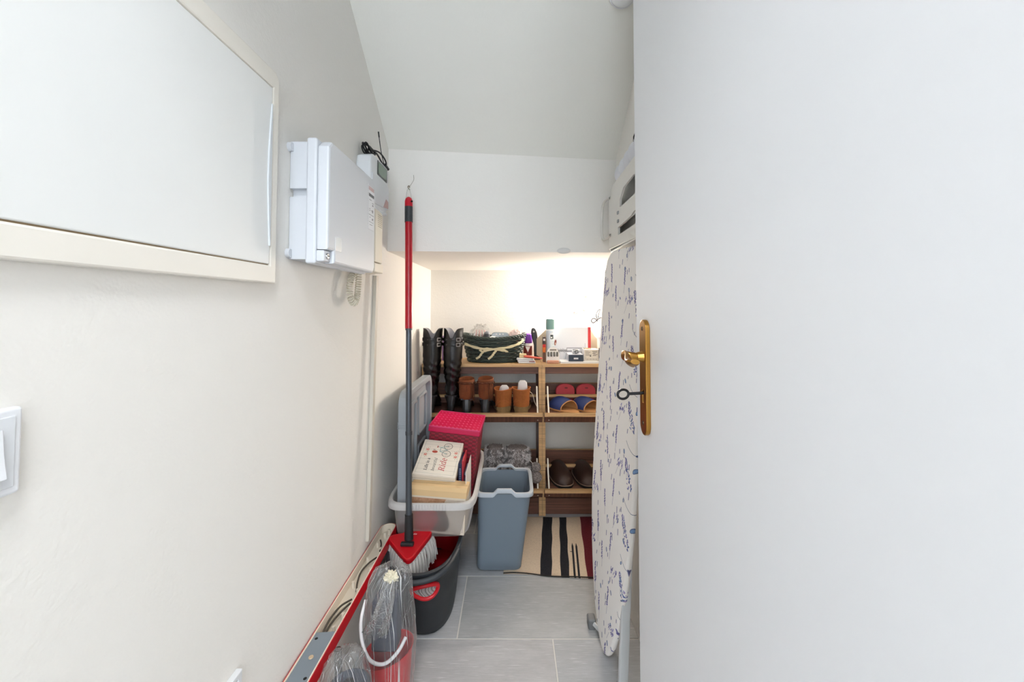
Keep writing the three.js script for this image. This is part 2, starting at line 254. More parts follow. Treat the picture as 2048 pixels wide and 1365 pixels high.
{ // aerial cable
  const t = thing('aerial_cable', 'bundled black aerial cable with a thin whip antenna on the receiver', 'cable');
  const list = [];
  for (let k = 0; k < 6; k++) { const pts = []; for (let i = 0; i < 14; i++) { const a = i / 14 * 2 * Math.PI; pts.push(V(-.452 + .005 * k % .02 + .012 * Math.sin(a + k) * .5, 1.5555 + .0035 * Math.sin(a * 2 + k) + .010 * Math.sin(a), 1.262 + .006 * k * .5 + (.024 + .0025 * (k % 3)) * Math.cos(a + .3 * k))); } list.push(tube(pts, 0.0024, 48, 6, true)); }
  list.push(tube([V(-.445, 1.560, 1.285), V(-.430, 1.567, 1.33), V(-.425, 1.556, 1.38), V(-.430, 1.546, 1.405)], .0026, 30, 6), tube([V(-.447, 1.556, 1.275), V(-.438, 1.562, 1.32), V(-.436, 1.550, 1.375), V(-.432, 1.5445, 1.40)], .0026, 30, 6));
  part('coil', merge(list), blackPl, t);
  part('antenna_foot', cyl(V(-.432, 1.546, 1.39), V(-.428, 1.541, 1.418), .0068, .005, 16), blackPl, t);
  part('antenna', tube([V(-.433, 1.549, 1.388), V(-.437, 1.583, 1.370), V(-.441, 1.642, 1.352)], .0014, 20, 6), blackPl, t);
  part('antenna_tip', cyl(V(-.440, 1.628, 1.356), V(-.441, 1.645, 1.351), .0022, .0022, 10), blackPl, t);
}
{ // intercom
  const t = thing('intercom', 'cream wall intercom below the receiver with coiled cord', 'intercom');
  part('base', rbox(-.470, -.440, 1.172, 1.365, 1.165, 1.352, 0.006, 3), creamPlastic, t);
  part('handset', slab([[1.262, 1.205], [1.335, 1.205], [1.335, 1.365], [1.318, 1.370], [1.262, 1.370]], 0.022, V(-.440, 0, 0), AWAY, Y, { bevel: 0.005 }), creamPlastic, t);
  part('handset_foot', rbox(-.440, -.416, 1.173, 1.202, 1.255, 1.338, 0.004), creamPlastic, t);
  for (let k = 0; k < 7; k++) part('grille_slot', rbox(-.4183, -.4176, 1.318 + k * .006, 1.3195 + k * .006, 1.285, 1.325, 0), M(0xb7ab97), t);
  const path = new THREE.CatmullRomCurve3([V(-.446, 1.172, 1.172), V(-.445, 1.135, 1.140), V(-.444, 1.095, 1.138), V(-.443, 1.077, 1.163), V(-.444, 1.095, 1.188), V(-.446, 1.135, 1.204), V(-.448, 1.172, 1.212)]);
  const pts = []; const fr = path.computeFrenetFrames(500); const NT = 32;
  for (let i = 0; i <= 500; i++) { const u = i / 500, c = path.getPointAt(u), a = u * NT * 2 * Math.PI; c.addScaledVector(fr.normals[i], .0075 * Math.cos(a)).addScaledVector(fr.binormals[i], .0075 * Math.sin(a)); pts.push(c); }
  part('coiled_cord', tube(pts, 0.0019, 900, 6), M(0xe2dccb, { roughness: 0.5 }), t, 'coiled cream cord');
}
{ // trunking
  const a = 1.412, b = 1.364; const g = slab([[a - .011, 1.172], [a + .011, 1.172], [b + .0125, .315], [b - .0095, .315]], 0.012, V(-.470, 0, 0), AWAY, Y, { bevel: 0.0015 });
  single('cable_trunking', planarUV(g), M(0xd3ccbf, { roughness: 0.5 }), 'slim cream cable trunking running down the left wall', 'trunking');
}
{ // light switch
  const t = thing('light_switch', 'white rocker light switch at the left edge of the wall', 'switch');
  part('frame', rbox(-.470, -.4605, .896, .976, .313, .3955, .0035, 3), whitePlastic, t);
  part('plate', rbox(-.4615, -.4590, .9035, .9685, .320, .3885, .001), greyWhite, t);
  const r = part('rocker', slab([[0, 0], [.010, .002], [.0065, .0225], [.0045, .045], [0, .045]], 0.043, V(-.4600, .9135, .333), X, Y, { bevel: 0.0008 }), whitePlastic, t); r.geometry.translate(0, 0, -.043);
}
{ // wall bracket
  const t = thing('wall_bracket', 'white metal bracket with a slotted hole low on the left wall', 'bracket');
  part('plate', slab([[.640, .330], [.729, .330], [.729, .452], [.640, .452]], 0.011, V(-.470, 0, 0), AWAY, Y, { bevel: 0.0015, holes: [roundRect(.011, .026, .0052, .708, .418)] }), M(0xe6e8ea, { roughness: 0.4 }), t);
  part('screw', cyl(V(-.4655, .427, .7135), V(-.4625, .427, .7135), .0046, .0042, 14), M(0x6f5a48, { metalness: .8, roughness: .4 }), t);
}
// round cap and ceiling rose
single('cover_cap', (() => { const g = new THREE.SphereGeometry(0.026, 24, 12, 0, 2 * Math.PI, 0, Math.PI / 2); g.scale(1, .30, .45); g.rotateX(Math.PI / 2); g.translate(.199, 1.281, -1.588); return g; })(), M(0xdfdedb), 'small flat round cap on the header edge above the shelf', 'cap');
{
  const t = thing('ceiling_light', 'round white fitting on the sloping ceiling beside the door top', 'light fitting');
  const n = new THREE.Vector3(0, -Math.cos(Math.atan(.745)), Math.sin(Math.atan(.745)) * 1).normalize(); n.set(0, -0.802, -0.0).set(0, -.802, .597);
  // the ceiling falls away from the viewer, so its face looks down and towards the viewer
  const c = V(.318, 1.607 + (1.64 - 1.157) * .7463, 1.157);
  const q = new THREE.Quaternion().setFromUnitVectors(Y, n);
  const g1 = new THREE.CylinderGeometry(.040, .042, .012, 40); g1.applyQuaternion(q); g1.translate(c.x, c.y, c.z); part('base_ring', g1, whitePlastic, t);
  const g2 = new THREE.SphereGeometry(.037, 32, 14, 0, 2 * Math.PI, 0, Math.PI / 2); g2.scale(1, .8, 1); g2.applyQuaternion(q); g2.translate(c.x + n.x * .005, c.y + n.y * .005, c.z + n.z * .005); part('dome', g2, M(0xf2f4f5, { roughness: 0.25 }), t);
}
// ------------------------------------------------------------------ niche lamp
{
  const t = thing('wall_sconce', 'small wall sconce with a glowing bulb above the white box', 'lamp');
  const wm = M(0xd9d2c6, { roughness: 0.35, metalness: 0.4 });
  const ros = []; for (let k = 0; k < 7; k++) { const a = k / 7 * 2 * Math.PI, g = new THREE.SphereGeometry(.0085, 12, 8); g.scale(1, 1, .5); g.translate(.415 + .010 * Math.cos(a), 1.116 + .010 * Math.sin(a), -2.393); ros.push(g); } const rc = new THREE.SphereGeometry(.006, 12, 8); rc.translate(.415, 1.116, -2.388); ros.push(rc);
  part('rosette', merge(ros), M(0xcdbf9f, { roughness: 0.4 }), t, 'flower shaped wall rosette');
  part('arm', tube([V(.414, 1.108, 2.392), V(.409, 1.085, 2.385), V(.404, 1.052, 2.378), V(.398, 1.034, 2.372), V(.376, 1.030, 2.372), V(.357, 1.022, 2.370), V(.351, 1.028, 2.369)], .0042, 40, 8), wm, t);
  const leaf = []; for (let k = 0; k < 3; k++) { const g = new THREE.SphereGeometry(.013, 14, 10); g.scale(.5, 1.5, .4); g.rotateZ(-.35 + k * .3); g.translate(.391 + k * .010, 1.050, -2.380); leaf.push(g); }
  part('leaf_ornament', merge(leaf), wm, t);
  part('cup', new THREE.LatheGeometry([[.004, 1.026], [.010, 1.028], [.016, 1.036], [.018, 1.046], [.0235, 1.052], [.0225, 1.053], [.0165, 1.047], [.0145, 1.037], [.006, 1.031]].map(p => new THREE.Vector2(p[0], p[1])), 28).translate(.350, 0, -2.368), M(0xc9c4c6, { roughness: 0.3, metalness: 0.5 }), t);
  const bulb = new THREE.LatheGeometry([[0.0, 1.036], [.010, 1.038], [.011, 1.050], [.017, 1.060], [.0225, 1.075], [.0225, 1.086], [.018, 1.099], [.009, 1.107], [0, 1.109]].map(p => new THREE.Vector2(p[0], p[1])), 28).translate(.350, 0, -2.368);
  part('bulb', bulb, M(0xffffff, { emissive: NICHE_C, emissiveIntensity: 6, roughness: 0.4 }), t, 'glowing bulb');
  const L = new THREE.PointLight(NICHE_C, NICHE_I, 0, 2); L.position.copy(V(.350, 1.080, 2.368)); L.castShadow = true; L.shadow.radius = 0.7; scene.add(L);
}
// ------------------------------------------------------------------ shoe cabinets
const HF = [0.5466, 0.182], TD = 2.03;          // height of the tray lips, distance of the lips
function board(name, parent, x0, x1, h0, h1, d0, d1, edge) {     // dark laminate board with a light edge band along its front
  const b = part(name, rbox(x0, x1, h0, h1, d0 + .0012, d1, .0008, 1), walnut, parent);
  if (edge) part('edge_band', rbox(x0, x1, h0 - .0002, h1 + .0002, d0, d0 + .0012, 0), oak, b);
  return b;
}
function cabinet(x0, x1, label) {
  const t = thing('shoe_cabinet', label, 'shoe cabinet', 'open shoe cabinets under the sloping header');
  const s = .0165;
  for (const x of [x0, x1 - s]) board('side_panel', t, x, x + s, 0, .7545, 2.15, 2.392, true);
  part('top', rbox(x0, x1, .7548, .7715, 2.143, 2.396, .0012), oak, t, 'light oak top board');
  board('top_rail', t, x0 + s, x1 - s, .716, .7545, 2.172, 2.188, false);
  board('plinth', t, x0 + s, x1 - s, .002, .082, 2.165, 2.181, false);
  for (const hf of HF) {
    const tr = new THREE.Group(); tr.name = 'tray'; t.add(tr);
    const a = x0 + .004, b = x1 - .004;
    const lp = [[0, 0], [.0165, 0], [.058, -.052], [.0415, -.052]];        // lip leaning inwards below
    part('front', slab(lp, b - a, V(b, hf, TD), AWAY, Y).applyMatrix4(new THREE.Matrix4()), walnut, tr).geometry.translate(-(b - a), 0, 0);
    part('edge_band', rbox(a, b, hf - .0004, hf + .0006, TD - .0006, TD + .0165, 0), oak, tr);
    part('edge_band', rbox(a, b, hf - .0145, hf + .0006, TD - .0012, TD + .0030, 0), oak, tr);
    part('floor_board', rbox(x0 + s + .004, x1 - s - .004, hf - .022, hf - .008, 2.075, 2.30, .0008, 1), walnut, tr);
    board('divider', tr, x0 + s + .004, x1 - s - .004, hf + .036, hf + .054, 2.205, 2.219, false);
    part('edge_band', rbox(x0 + s + .004, x1 - s - .004, hf + .043, hf + .0545, 2.2035, 2.2052, 0), oak, tr);
    part('edge_band', rbox(x0 + s + .004, x1 - s - .004, hf + .054, hf + .0548, 2.2035, 2.219, 0), oak, tr);
    board('back_board', tr, x0 + s + .004, x1 - s - .004, hf - .020, hf + .094, 2.318, 2.330, false);
    part('edge_band', rbox(x0 + s + .004, x1 - s - .004, hf + .094, hf + .0952, 2.3165, 2.330, 0), oak, tr);
    for (const [xx, sg] of [[x0 + s + .007, 1], [x1 - s - .014, 1]]) {
      const q = [[.030, -.040], [.046, -.036], [.060, 0], [.098, .050], [.118, .106], [.112, .112], [.098, .108], [.084, .060], [.048, .014], [.030, -.010]];
      part('hinge_arm', slab(q, .007, V(xx, hf, TD), AWAY, Y, { bevel: .0008 }), M(0xf2ecdf, { roughness: 0.45 }), tr, 'pale plastic swivel arm');
    }
  }
  return t;
}
cabinet(-.464, .1535, 'brown shoe cabinet behind the grey bin, holding black boots');
cabinet(.1545, .640, 'brown shoe cabinet behind the ironing board, holding slippers');

// ------------------------------------------------------------------ shoes (heel towards the viewer, toe away)
const el = (cx, y, cz, a, b, seg = 28, fn) => ring(cx, y, -cz, a, b, 2, seg, fn);
function footLoft(L, w, hh, heelH, y0 = 0) {   // upper of the foot from heel to toe along -z
  const rows = [];
  for (let i = 0; i <= 10; i++) { const s = i / 10, z = .02 - s * L, base = y0 + heelH * Math.max(0, 1 - s * 1.45) ** 1.2 + .008, top = base + hh * (1 - .55 * s) * (s > .9 ? .75 : 1), ww = w * (.78 + .3 * Math.sin(s * 2.6)) * (s > .85 ? 1 - (s - .85) * 4.2 : 1); const r = []; for (let k = 0; k < 22; k++) { const a = k / 22 * 2 * Math.PI; r.push(new THREE.Vector3(ww * Math.cos(a), (base + top) / 2 + (top - base) / 2 * Math.sin(a), z)); } rows.push(r); }
  return loft(rows, { cap0: true, cap1: true });
}
function soleLoft(L, w, heelH, th) {
  const rows = [];
  for (let i = 0; i <= 12; i++) { const s = i / 12, z = .02 - s * L, y = heelH * Math.max(0, 1 - s * 1.45) ** 1.2, ww = w * (.78 + .3 * Math.sin(s * 2.6)) * (s > .85 ? 1 - (s - .85) * 4.2 : 1) * 1.04; rows.push([new THREE.Vector3(-ww, y, z), new THREE.Vector3(ww, y, z), new THREE.Vector3(ww, y + th, z), new THREE.Vector3(-ww, y + th, z)]); }
  return loft(rows, { cap0: true, cap1: true, crease: .6 });
}
function heelBlock(h, a0, b0, a1, b1, z0, z1) { return loft([0, .25, .5, .75, 1].map(s => { const e = s * s; return el(0, h * s, z0 + (z1 - z0) * e, a0 + (a1 - a0) * e, b0 + (b1 - b0) * e, 24); }), { cap0: true, cap1: true, crease: .8 }); }
const blackLeather = M(0x0d0d0f, { roughness: 0.22, bumpMap: rep(plasterBump, 9), bumpScale: 0.0012 });
const heelBlack = M(0x1a1a1d, { roughness: 0.42 });
const liningGrey = M(0xa7a5a8, { roughness: 0.8 });
function tallBoot(label, lean, phase) {
  const t = thing('tall_boot', label, 'boot', 'pair of black knee boots');
  const H = .435, prof = [[.095, .030, .036, -.012], [.115, .031, .038, -.014], [.14, .0315, .037, -.012], [.17, .035, .039, -.006], [.20, .040, .043, -.003], [.235, .0425, .046, 0], [.27, .045, .047, .001], [.31, .0465, .048, .001], [.35, .0475, .048, 0], [.385, .048, .047, 0], [.41, .0485, .0465, 0], [H, .049, .046, 0]];
  const rows = [];
  for (let i = 0; i < prof.length - 1; i++) for (let q = 0; q < 4; q++) { const f = q / 4, A = prof[i], B = prof[i + 1]; rows.push(A.map((v, k) => v + (B[k] - v) * f)); } rows.push(prof[prof.length - 1]);
  const N = 44, shape = (shr, lo) => rows.filter(r => r[0] >= lo).map(([y, a, b, z]) => el(lean * (y - .1), y, z, a - shr, b - shr, N, (x, yy, zz, th) => {
    const wr = Math.exp(-(((yy - .215) / .06) ** 2)) * .0032, w = wr * Math.sin(yy * 190 + 3.4 * Math.sin(th * 1.5 + phase) + 2 * noise.noise(th * 2, yy * 12, phase) + phase) + .0022 * noise.noise(th * 1.3 + phase * 9, yy * 30, phase);
    const s = 1 + w / a; const dip = yy > .38 ? (yy - .38) / (H - .38) : 0; const back = Math.exp(-((x / (.36 * a)) ** 2)) * (zz > 0 ? 1 : .6);
    return [x * s, yy - dip * .055 * back, zz * s];
  }));
  part('shaft', loft(shape(0, 0)), blackLeather, t);
  part('lining', loft(shape(.0022, .30)), liningGrey, t, 'grey fabric lining');
  part('foot', footLoft(.235, .037, .062, .088), blackLeather, t);
  part('sole', soleLoft(.24, .037, .086, .006), heelBlack, t);
  part('heel', heelBlock(.088, .016, .016, .031, .033, .012, -.010), heelBlack, t, 'glossy tapered heel');
  [.352, .378].forEach((y, i) => {
    const c = lean * (y - .1), band = part('strap', loft([[y - .0075, .0495], [y - .0075, .0515], [y + .0075, .0518], [y + .0075, .0498]].map(([yy, a]) => el(c, yy, 0, a, a - .0008, 40))), blackLeather, t);
    const bx = .032, bz = Math.sqrt(.051 ** 2 - bx ** 2);
    const fr = slab(roundRect(.024, .020, .004, -.012, -.010), .003, new THREE.Vector3(c + bx + phase * .002, y, bz + .001), new THREE.Vector3(1, 0, -.75), Y, { holes: [roundRect(.014, .010, .002, -.007, -.005)] });
    part('buckle', fr, M(0x8c8c92, { roughness: 0.25, metalness: 1 }), band);
    part('rivet', new THREE.SphereGeometry(.0025, 10, 8).translate(c - .02, y, .0478), M(0x8c8c92, { roughness: 0.25, metalness: 1 }), band);
  });
  part('back_seam', tube([.14, .2, .26, .32, .36].map(y => new THREE.Vector3(lean * (y - .1), y, rows.reduce((a, r) => Math.abs(r[0] - y) < Math.abs(a[0] - y) ? r : a)[2] + rows.reduce((a, r) => Math.abs(r[0] - y) < Math.abs(a[0] - y) ? r : a)[3] + .001)), .0013, 30, 6), blackLeather, t);
  return t;
}
const place = (t, x, h, D, turn = 0, sy = 1) => { t.position.copy(V(x, h, D)); t.rotation.y = turn; t.scale.y = sy; return t; };
const TOPF = hf => hf - .0078;
place(tallBoot('black leather knee boot next to the left wall', .02, .3), -.403, TOPF(HF[0]), 2.088, .10, .965);
place(tallBoot('wrinkled black knee boot beside the wicker basket', .03, 1.4), -.302, TOPF(HF[0]), 2.088, -.12, .965);

const suede = (c, s) => M(c, { roughness: 0.92, sheen: 0.4, bumpMap: rep(grainBump, 6), bumpScale: 0.0006, map: dataTex(128, 128, (u, v) => { const f = 225 + 34 * tn(u, v, 6, s) + 26 * tn(u, v, 22, s + 1) + 16 * (rnd() - .5); return [f, f, f]; }) });
const suedeBrown = suede(0x8f4f2a, 3), suedeDark = suede(0x633519, 5), tan = suede(0xae652f, 7), trimTan = M(0xa45c2c, { roughness: 0.8 });
function ankleBoot(label, ph) {
  const t = thing('ankle_boot', label, 'boot', 'pair of brown suede ankle boots');
  const pr = [[.076, .0295, .032, -.010], [.085, .0345, .037, -.009], [.100, .0375, .041, -.006], [.118, .0375, .042, -.004], [.138, .0362, .042, -.002], [.155, .0370, .043, -.001], [.170, .0385, .044, 0], [.186, .039, .044, 0], [.191, .0375, .0425, 0], [.189, .0355, .0405, 0], [.165, .0345, .040, 0]];
  part('upper', loft(pr.map(([y, a, b, z]) => el(0, y, z, a, b, 32, (x, yy, zz, th) => [x * (1 + .015 * Math.sin(th * 3 + ph)), yy - (yy > .15 ? .004 * Math.sin(th) : 0), zz]))), suedeBrown, t);
  part('foot', footLoft(.225, .036, .062, .078), suedeBrown, t);
  part('sole', soleLoft(.23, .036, .075, .007), heelBlack, t);
  part('heel', heelBlock(.080, .0215, .020, .027, .030, .014, -.008), heelBlack, t, 'black block heel');
  part('cuff', loft([[.163, .0395], [.166, .0415], [.174, .0415], [.177, .0402]].map(([y, a]) => el(0, y, 0, a, a + .0045, 32))), suedeDark, t, 'darker suede cuff band');
  for (let k = 0; k < 14; k++) { const a = k / 14 * 2 * Math.PI; if (Math.sin(a) < -.1) continue; part('braid', new THREE.SphereGeometry(.0048, 8, 6).scale(1.3, .8, .8).translate(.041 * Math.cos(a), .168 + .002 * (k % 2), .0455 * Math.sin(a)), suedeDark, t); }
  for (const s of [.018, .026, .034]) part('tassel', tube([new THREE.Vector3(s, .165, .041 - s * .3), new THREE.Vector3(s + .002, .135, .044 - s * .3), new THREE.Vector3(s + .004, .10, .040 - s * .3), new THREE.Vector3(s + .003, .065 + s * .3, .034 - s * .3)], .0019, 18, 6), suedeDark, t);
  part('seam', tube([new THREE.Vector3(0, .10, .027), new THREE.Vector3(0, .13, .0395), new THREE.Vector3(0, .16, .0435)], .0011, 14, 6), suedeDark, t);
  return t;
}
place(ankleBoot('brown suede heeled ankle boot next to the black boots', 0), -.226, TOPF(HF[0]), 2.083, .12, .89);
place(ankleBoot('brown suede heeled ankle boot next to the tan boots', 2), -.131, TOPF(HF[0]), 2.083, -.1, .90);
const crepe = M(0xb08a58, { roughness: 0.9, bumpMap: rep(grainBump, 8), bumpScale: 0.0012, map: rep(tileTex, 8) }), whiteCloth = M(0xe9e6e6, { roughness: 0.9 });
function tanBoot(label, ph, tongue) {
  const t = thing('tan_boot', label, 'boot', 'pair of tan nubuck low boots');
  const pr = [[.038, .0385, .041, -.008], [.050, .0405, .043, -.007], [.070, .0405, .043, -.005], [.090, .0412, .0435, -.003], [.110, .043, .0445, 0], [.130, .0455, .046, .002], [.141, .0465, .047, .002], [.143, .0445, .045, .002], [.128, .042, .043, .001], [.09, .036, .039, -.003]];
  part('upper', loft(pr.map(([y, a, b, z]) => el(0, y, z, a, b, 36, (x, yy, zz, th) => [x * (1 + .012 * Math.sin(th * 4 + ph)), yy + .004 * Math.sin(th * 2 + ph), zz]))), tan, t);
  part('foot', footLoft(.245, .042, .075, .030, .012), tan, t);
  part('heel', heelBlock(.044, .034, .034, .0375, .040, .004, -.006), crepe, t, 'thick pale crepe heel');
  part('sole', soleLoft(.25, .042, .020, .018), crepe, t);
  const seam = (pts) => part('seam', tube(pts, .0014, 24, 6), trimTan, t);
  seam([.046, .07, .10, .132].map(y => new THREE.Vector3(0, y, .033 + (y - .046) * .19)));
  for (const o of [0, .016]) seam([-1, -.6, -.25, 0, .25, .6, 1].map(s => { const a = Math.PI / 2 - s * 1.25; const y = .098 - o - Math.abs(s) ** 1.6 * .040; return new THREE.Vector3(.0405 * Math.cos(a), y, -.004 + .0425 * Math.sin(a)); }));
  part('collar', tube(Array.from({ length: 18 }, (_, k) => { const a = k / 18 * 2 * Math.PI; return new THREE.Vector3(.0455 * Math.cos(a), .1415 + .004 * Math.sin(a * 2 + ph), .002 + .046 * Math.sin(a)); }), .0030, 60, 8, true), trimTan, t);
  part('tongue', loft([[.09, .024, .010], [.125, .026, .011], [tongue, .022, .010], [tongue + .012, .013, .006]].map(([y, a, b]) => el(.006, y, -.030, a, b, 18)), { cap1: true }), whiteCloth, t, 'white padded tongue');
  part('lace', tube([new THREE.Vector3(.040, .125, .008), new THREE.Vector3(.056, .11, .016), new THREE.Vector3(.066, .07, .024), new THREE.Vector3(.082, .030, .020)], .0012, 24, 6), M(0xd8cdbb), t);
  return t;
}
place(tanBoot('tan nubuck boot beside the brown suede pair', .4, .142), -.043, TOPF(HF[0]), 2.086, .06, .84);
place(tanBoot('tan nubuck boot with tall white tongue', 1.9, .166), .046, TOPF(HF[0]), 2.086, -.06, .86);

{ // flip-flops standing on edge
  const shp = []; for (let k = 0; k <= 36; k++) { const a = k / 36 * 2 * Math.PI, c = Math.cos(a), s = Math.sin(a); shp.push([(.052 + .004 * s) * Math.sign(c) * Math.abs(c) ** .85, .085 + (s > 0 ? .055 : .085) * s]); }
  const mk = (label) => { const t = thing('flip_flop', label, 'sandal', 'pair of red rubber sandals'); part('sole', slab(shp, .018, new THREE.Vector3(0, 0, 0), X, Y, { bevel: .005 }), M(0xb03843, { roughness: .7, bumpMap: rep(grainBump, 5), bumpScale: .0004 }), t); part('strap_plug', new THREE.CylinderGeometry(.006, .006, .004, 14).scale(1.5, 1, .6).rotateX(Math.PI / 2).translate(.004, .112, .019), M(0x4a1218), t); return t; };
  place(mk('red rubber sandal on edge beside the cabinet divider wall'), .284, TOPF(HF[0]), 2.250, .10, .80).rotation.x = -.1;
  place(mk('red rubber sandal on edge nearest the ironing board'), .396, TOPF(HF[0]), 2.250, -.05, .80).rotation.x = -.1;
}
{ // slippers and moccasins
  const blueS = M(0x24376e, { roughness: .5, sheen: .6, bumpMap: rep(grainBump, 7), bumpScale: .0005 }), tanIn = M(0xb98655, { roughness: .7 });
  const mk = label => {
    const t = thing('slipper', label, 'slipper', 'pair of dark blue slippers');
    const rows = [], inn = []; for (let i = 0; i <= 12; i++) { const s = i / 12, z = .035 - s * .125, w = .050 * Math.sqrt(Math.max(0, 1 - (s * .98) ** 3)) + .001, h = .016 + .062 * Math.sin(.75 + s * 1.5) * Math.sqrt(Math.max(.02, 1 - (s) ** 4)); const mkr = (o) => Array.from({ length: 19 }, (_, k) => { const a = k / 18 * Math.PI; return new THREE.Vector3((w - o) * Math.cos(a), .014 + (h - o) * Math.sin(a) * (1 + .10 * Math.sin(a * 2)), z + .018 * Math.cos(a) * (1 - s)); }); rows.push(mkr(0)); inn.push(mkr(.003)); }
    part('vamp', loft(rows, { closed: false }), blueS, t); part('lining', loft(inn, { closed: false }), tanIn, t, 'tan lining');
    part('trim', tube(rows[0].map(q => q.clone()), .0032, 40, 8), tanIn, t, 'tan piped edge');
    const so = []; for (let k = 0; k < 40; k++) { const a = k / 40 * 2 * Math.PI; so.push([.051 * Math.cos(a), .120 * Math.sin(a) + .01]); }
    part('sole', slab(so.map(([x, y]) => [x, y * .86]), .014, new THREE.Vector3(0, 0, 0), X, AWAY, { bevel: .004 }), tanIn, t); return t;
  };
  place(mk('dark blue slipper next to the cabinet side panel'), .262, TOPF(HF[0]), 2.125, .75, .74).scale.x = .84;
  place(mk('dark blue slipper next to the ironing board'), .378, TOPF(HF[0]), 2.125, .75, .74).scale.x = .84;
  const dk = M(0x36221c, { roughness: .5, bumpMap: rep(grainBump, 6), bumpScale: .0005 }), so2 = M(0x1a1614, { roughness: .7 });
  const mm = label => {
    const t = thing('moccasin', label, 'shoe', 'pair of dark brown shoes');
    const rows = []; for (let i = 0; i <= 14; i++) { const s = i / 14, z = .075 - s * .23, e = Math.sqrt(Math.max(0.004, 1 - ((s - .5) * 2) ** 4)), w = .052 * e, h = (.05 + .032 * Math.sin(s * 2.4)) * e; rows.push(Array.from({ length: 22 }, (_, k) => { const a = k / 22 * 2 * Math.PI; return new THREE.Vector3(w * Math.cos(a), .016 + Math.max(-.002, h * Math.sin(a)), z); })); }
    part('upper', loft(rows, { cap0: true, cap1: true }), dk, t);
    const o = []; for (let k = 0; k < 44; k++) { const a = k / 44 * 2 * Math.PI, c = Math.cos(a), s = Math.sin(a); o.push([.054 * Math.sign(c) * Math.abs(c) ** .75, .117 * Math.sign(s) * Math.abs(s) ** .75 + .04]); }
    part('sole', slab(o, .016, new THREE.Vector3(0, 0, 0), X, AWAY, { bevel: .003 }), so2, t);
    part('welt', tube(o.map(([x, y]) => new THREE.Vector3(x, .0175, -y)), .0022, 80, 6, true), M(0x9a8272), t, 'pale stitched welt'); return t;
  };
  place(mm('dark brown low shoe beside the cabinet side panel'), .255, TOPF(HF[1]), 2.135, .15, .85);
  place(mm('dark brown low shoe nearest the ironing board'), .378, TOPF(HF[1]), 2.135, .1, .85);
  // fluffy slipper boots
  const furG = new THREE.ConeGeometry(.0011, .013, 4); furG.translate(0, .0065, 0);
  const furT = dataTex(256, 256, (u, v) => { const s = noise.noise(u * 40, v * 16, 3) + .8 * noise.noise(u * 90, v * 40, 5); const f = 150 + 62 * s + 50 * (rnd() - .5); return [f * 1.0, f * .96, f * .95]; });
  const fur = M(0xf0ebea, { roughness: 1, map: rep(furT, 9), bumpMap: rep(furT, 9), bumpScale: .004 });
  const mf = (label, w, h, ph, pom) => {
    const t = thing('fluffy_boot', label, 'slipper boot', 'pair of grey fluffy slipper boots');
    const rows = []; for (let i = 0; i <= 26; i++) { const s = i / 26, y = .004 + s * h, round = Math.min(1, Math.sqrt(Math.max(0, 1 - Math.max(0, (s - .86) / .14) ** 2)) * .35 + .65); const a = (w * (.93 + .07 * Math.sin(s * 3))) * round, b = .047 * round; rows.push(ring(0, y, 0, a, b, 3, 48, (x, yy, z, th) => { const n = 1 + .045 * noise.noise(th * 6 + ph, yy * 90, ph) + .035 * noise.noise(th * 15, yy * 220, ph + 4); return [x * n, yy + .004 * noise.noise(th * 5, 2, ph), z * n]; })); }
    part('shaft', loft(rows, { cap0: true, cap1: true }), fur, t);
    { const NF = 5200, im = new THREE.InstancedMesh(furG, M(0xffffff, { roughness: 1 }), NF), mt = new THREE.Matrix4(), qq = new THREE.Quaternion(), col = new THREE.Color(); im.name = 'fur'; im.userData.kind = 'stuff'; for (let i = 0; i < NF; i++) { const r0 = rows[1 + Math.floor(rnd() * 25)], k = Math.floor(rnd() * 48), f = rnd(), p0 = r0[k].clone().lerp(r0[(k + 1) % 48], f); p0.y += rr(-.004, .004); const nn = new THREE.Vector3(p0.x, 0, p0.z * 1.4).normalize().multiplyScalar(.75).add(new THREE.Vector3(rr(-.6, .6), rr(-.9, .5), rr(-.5, .5))).normalize(); qq.setFromUnitVectors(Y, nn); im.setMatrixAt(i, mt.compose(p0, qq, new THREE.Vector3(1, rr(.7, 1.3), 1))); const n = noise.noise(p0.x * 60 + ph, p0.y * 50, ph) > .12 ? rr(.12, .30) : rr(.55, .95); im.setColorAt(i, col.setRGB(n, n * .95, n * .95)); } im.castShadow = im.receiveShadow = true; t.add(im); }
    const fo = footLoft(.19, .048, .075, 0); part('foot', fo, fur, t);
    if (pom) for (const [x, y, z, r] of [[w + .030, h * .50, .012, .027], [w + .030, h * .27, .022, .031]]) {
      const g = new THREE.IcosahedronGeometry(r, 5), p = g.attributes.position, v = new THREE.Vector3(); for (let i = 0; i < p.count; i++) { v.fromBufferAttribute(p, i); const n = 1 + .10 * noise.noise(v.x * 300, v.y * 300, v.z * 300) + .06 * noise.noise(v.x * 700, v.y * 700, v.z * 700 + 3); p.setXYZ(i, v.x * n + x, v.y * n + y, v.z * n + z); } g.computeVertexNormals();
      const pm = part('pompom', planarUV(g), fur, t); part('string', tube([new THREE.Vector3(w * .9, h * .75, .03), new THREE.Vector3(w + .012, h * .66, .034), new THREE.Vector3(x - r * .3, y + r * .8, z)], .0016, 16, 6), M(0xcfc9c6), pm);
    } return t;
  };
  place(mf('grey fluffy slipper boot beside the clear storage box', .048, .215, 1.1, false), -.086, TOPF(HF[1]), 2.096, 0, .90);
  place(mf('grey fluffy slipper boot with two pompoms', .060, .213, 4.2, true), .026, TOPF(HF[1]), 2.096, 0, .90);
}
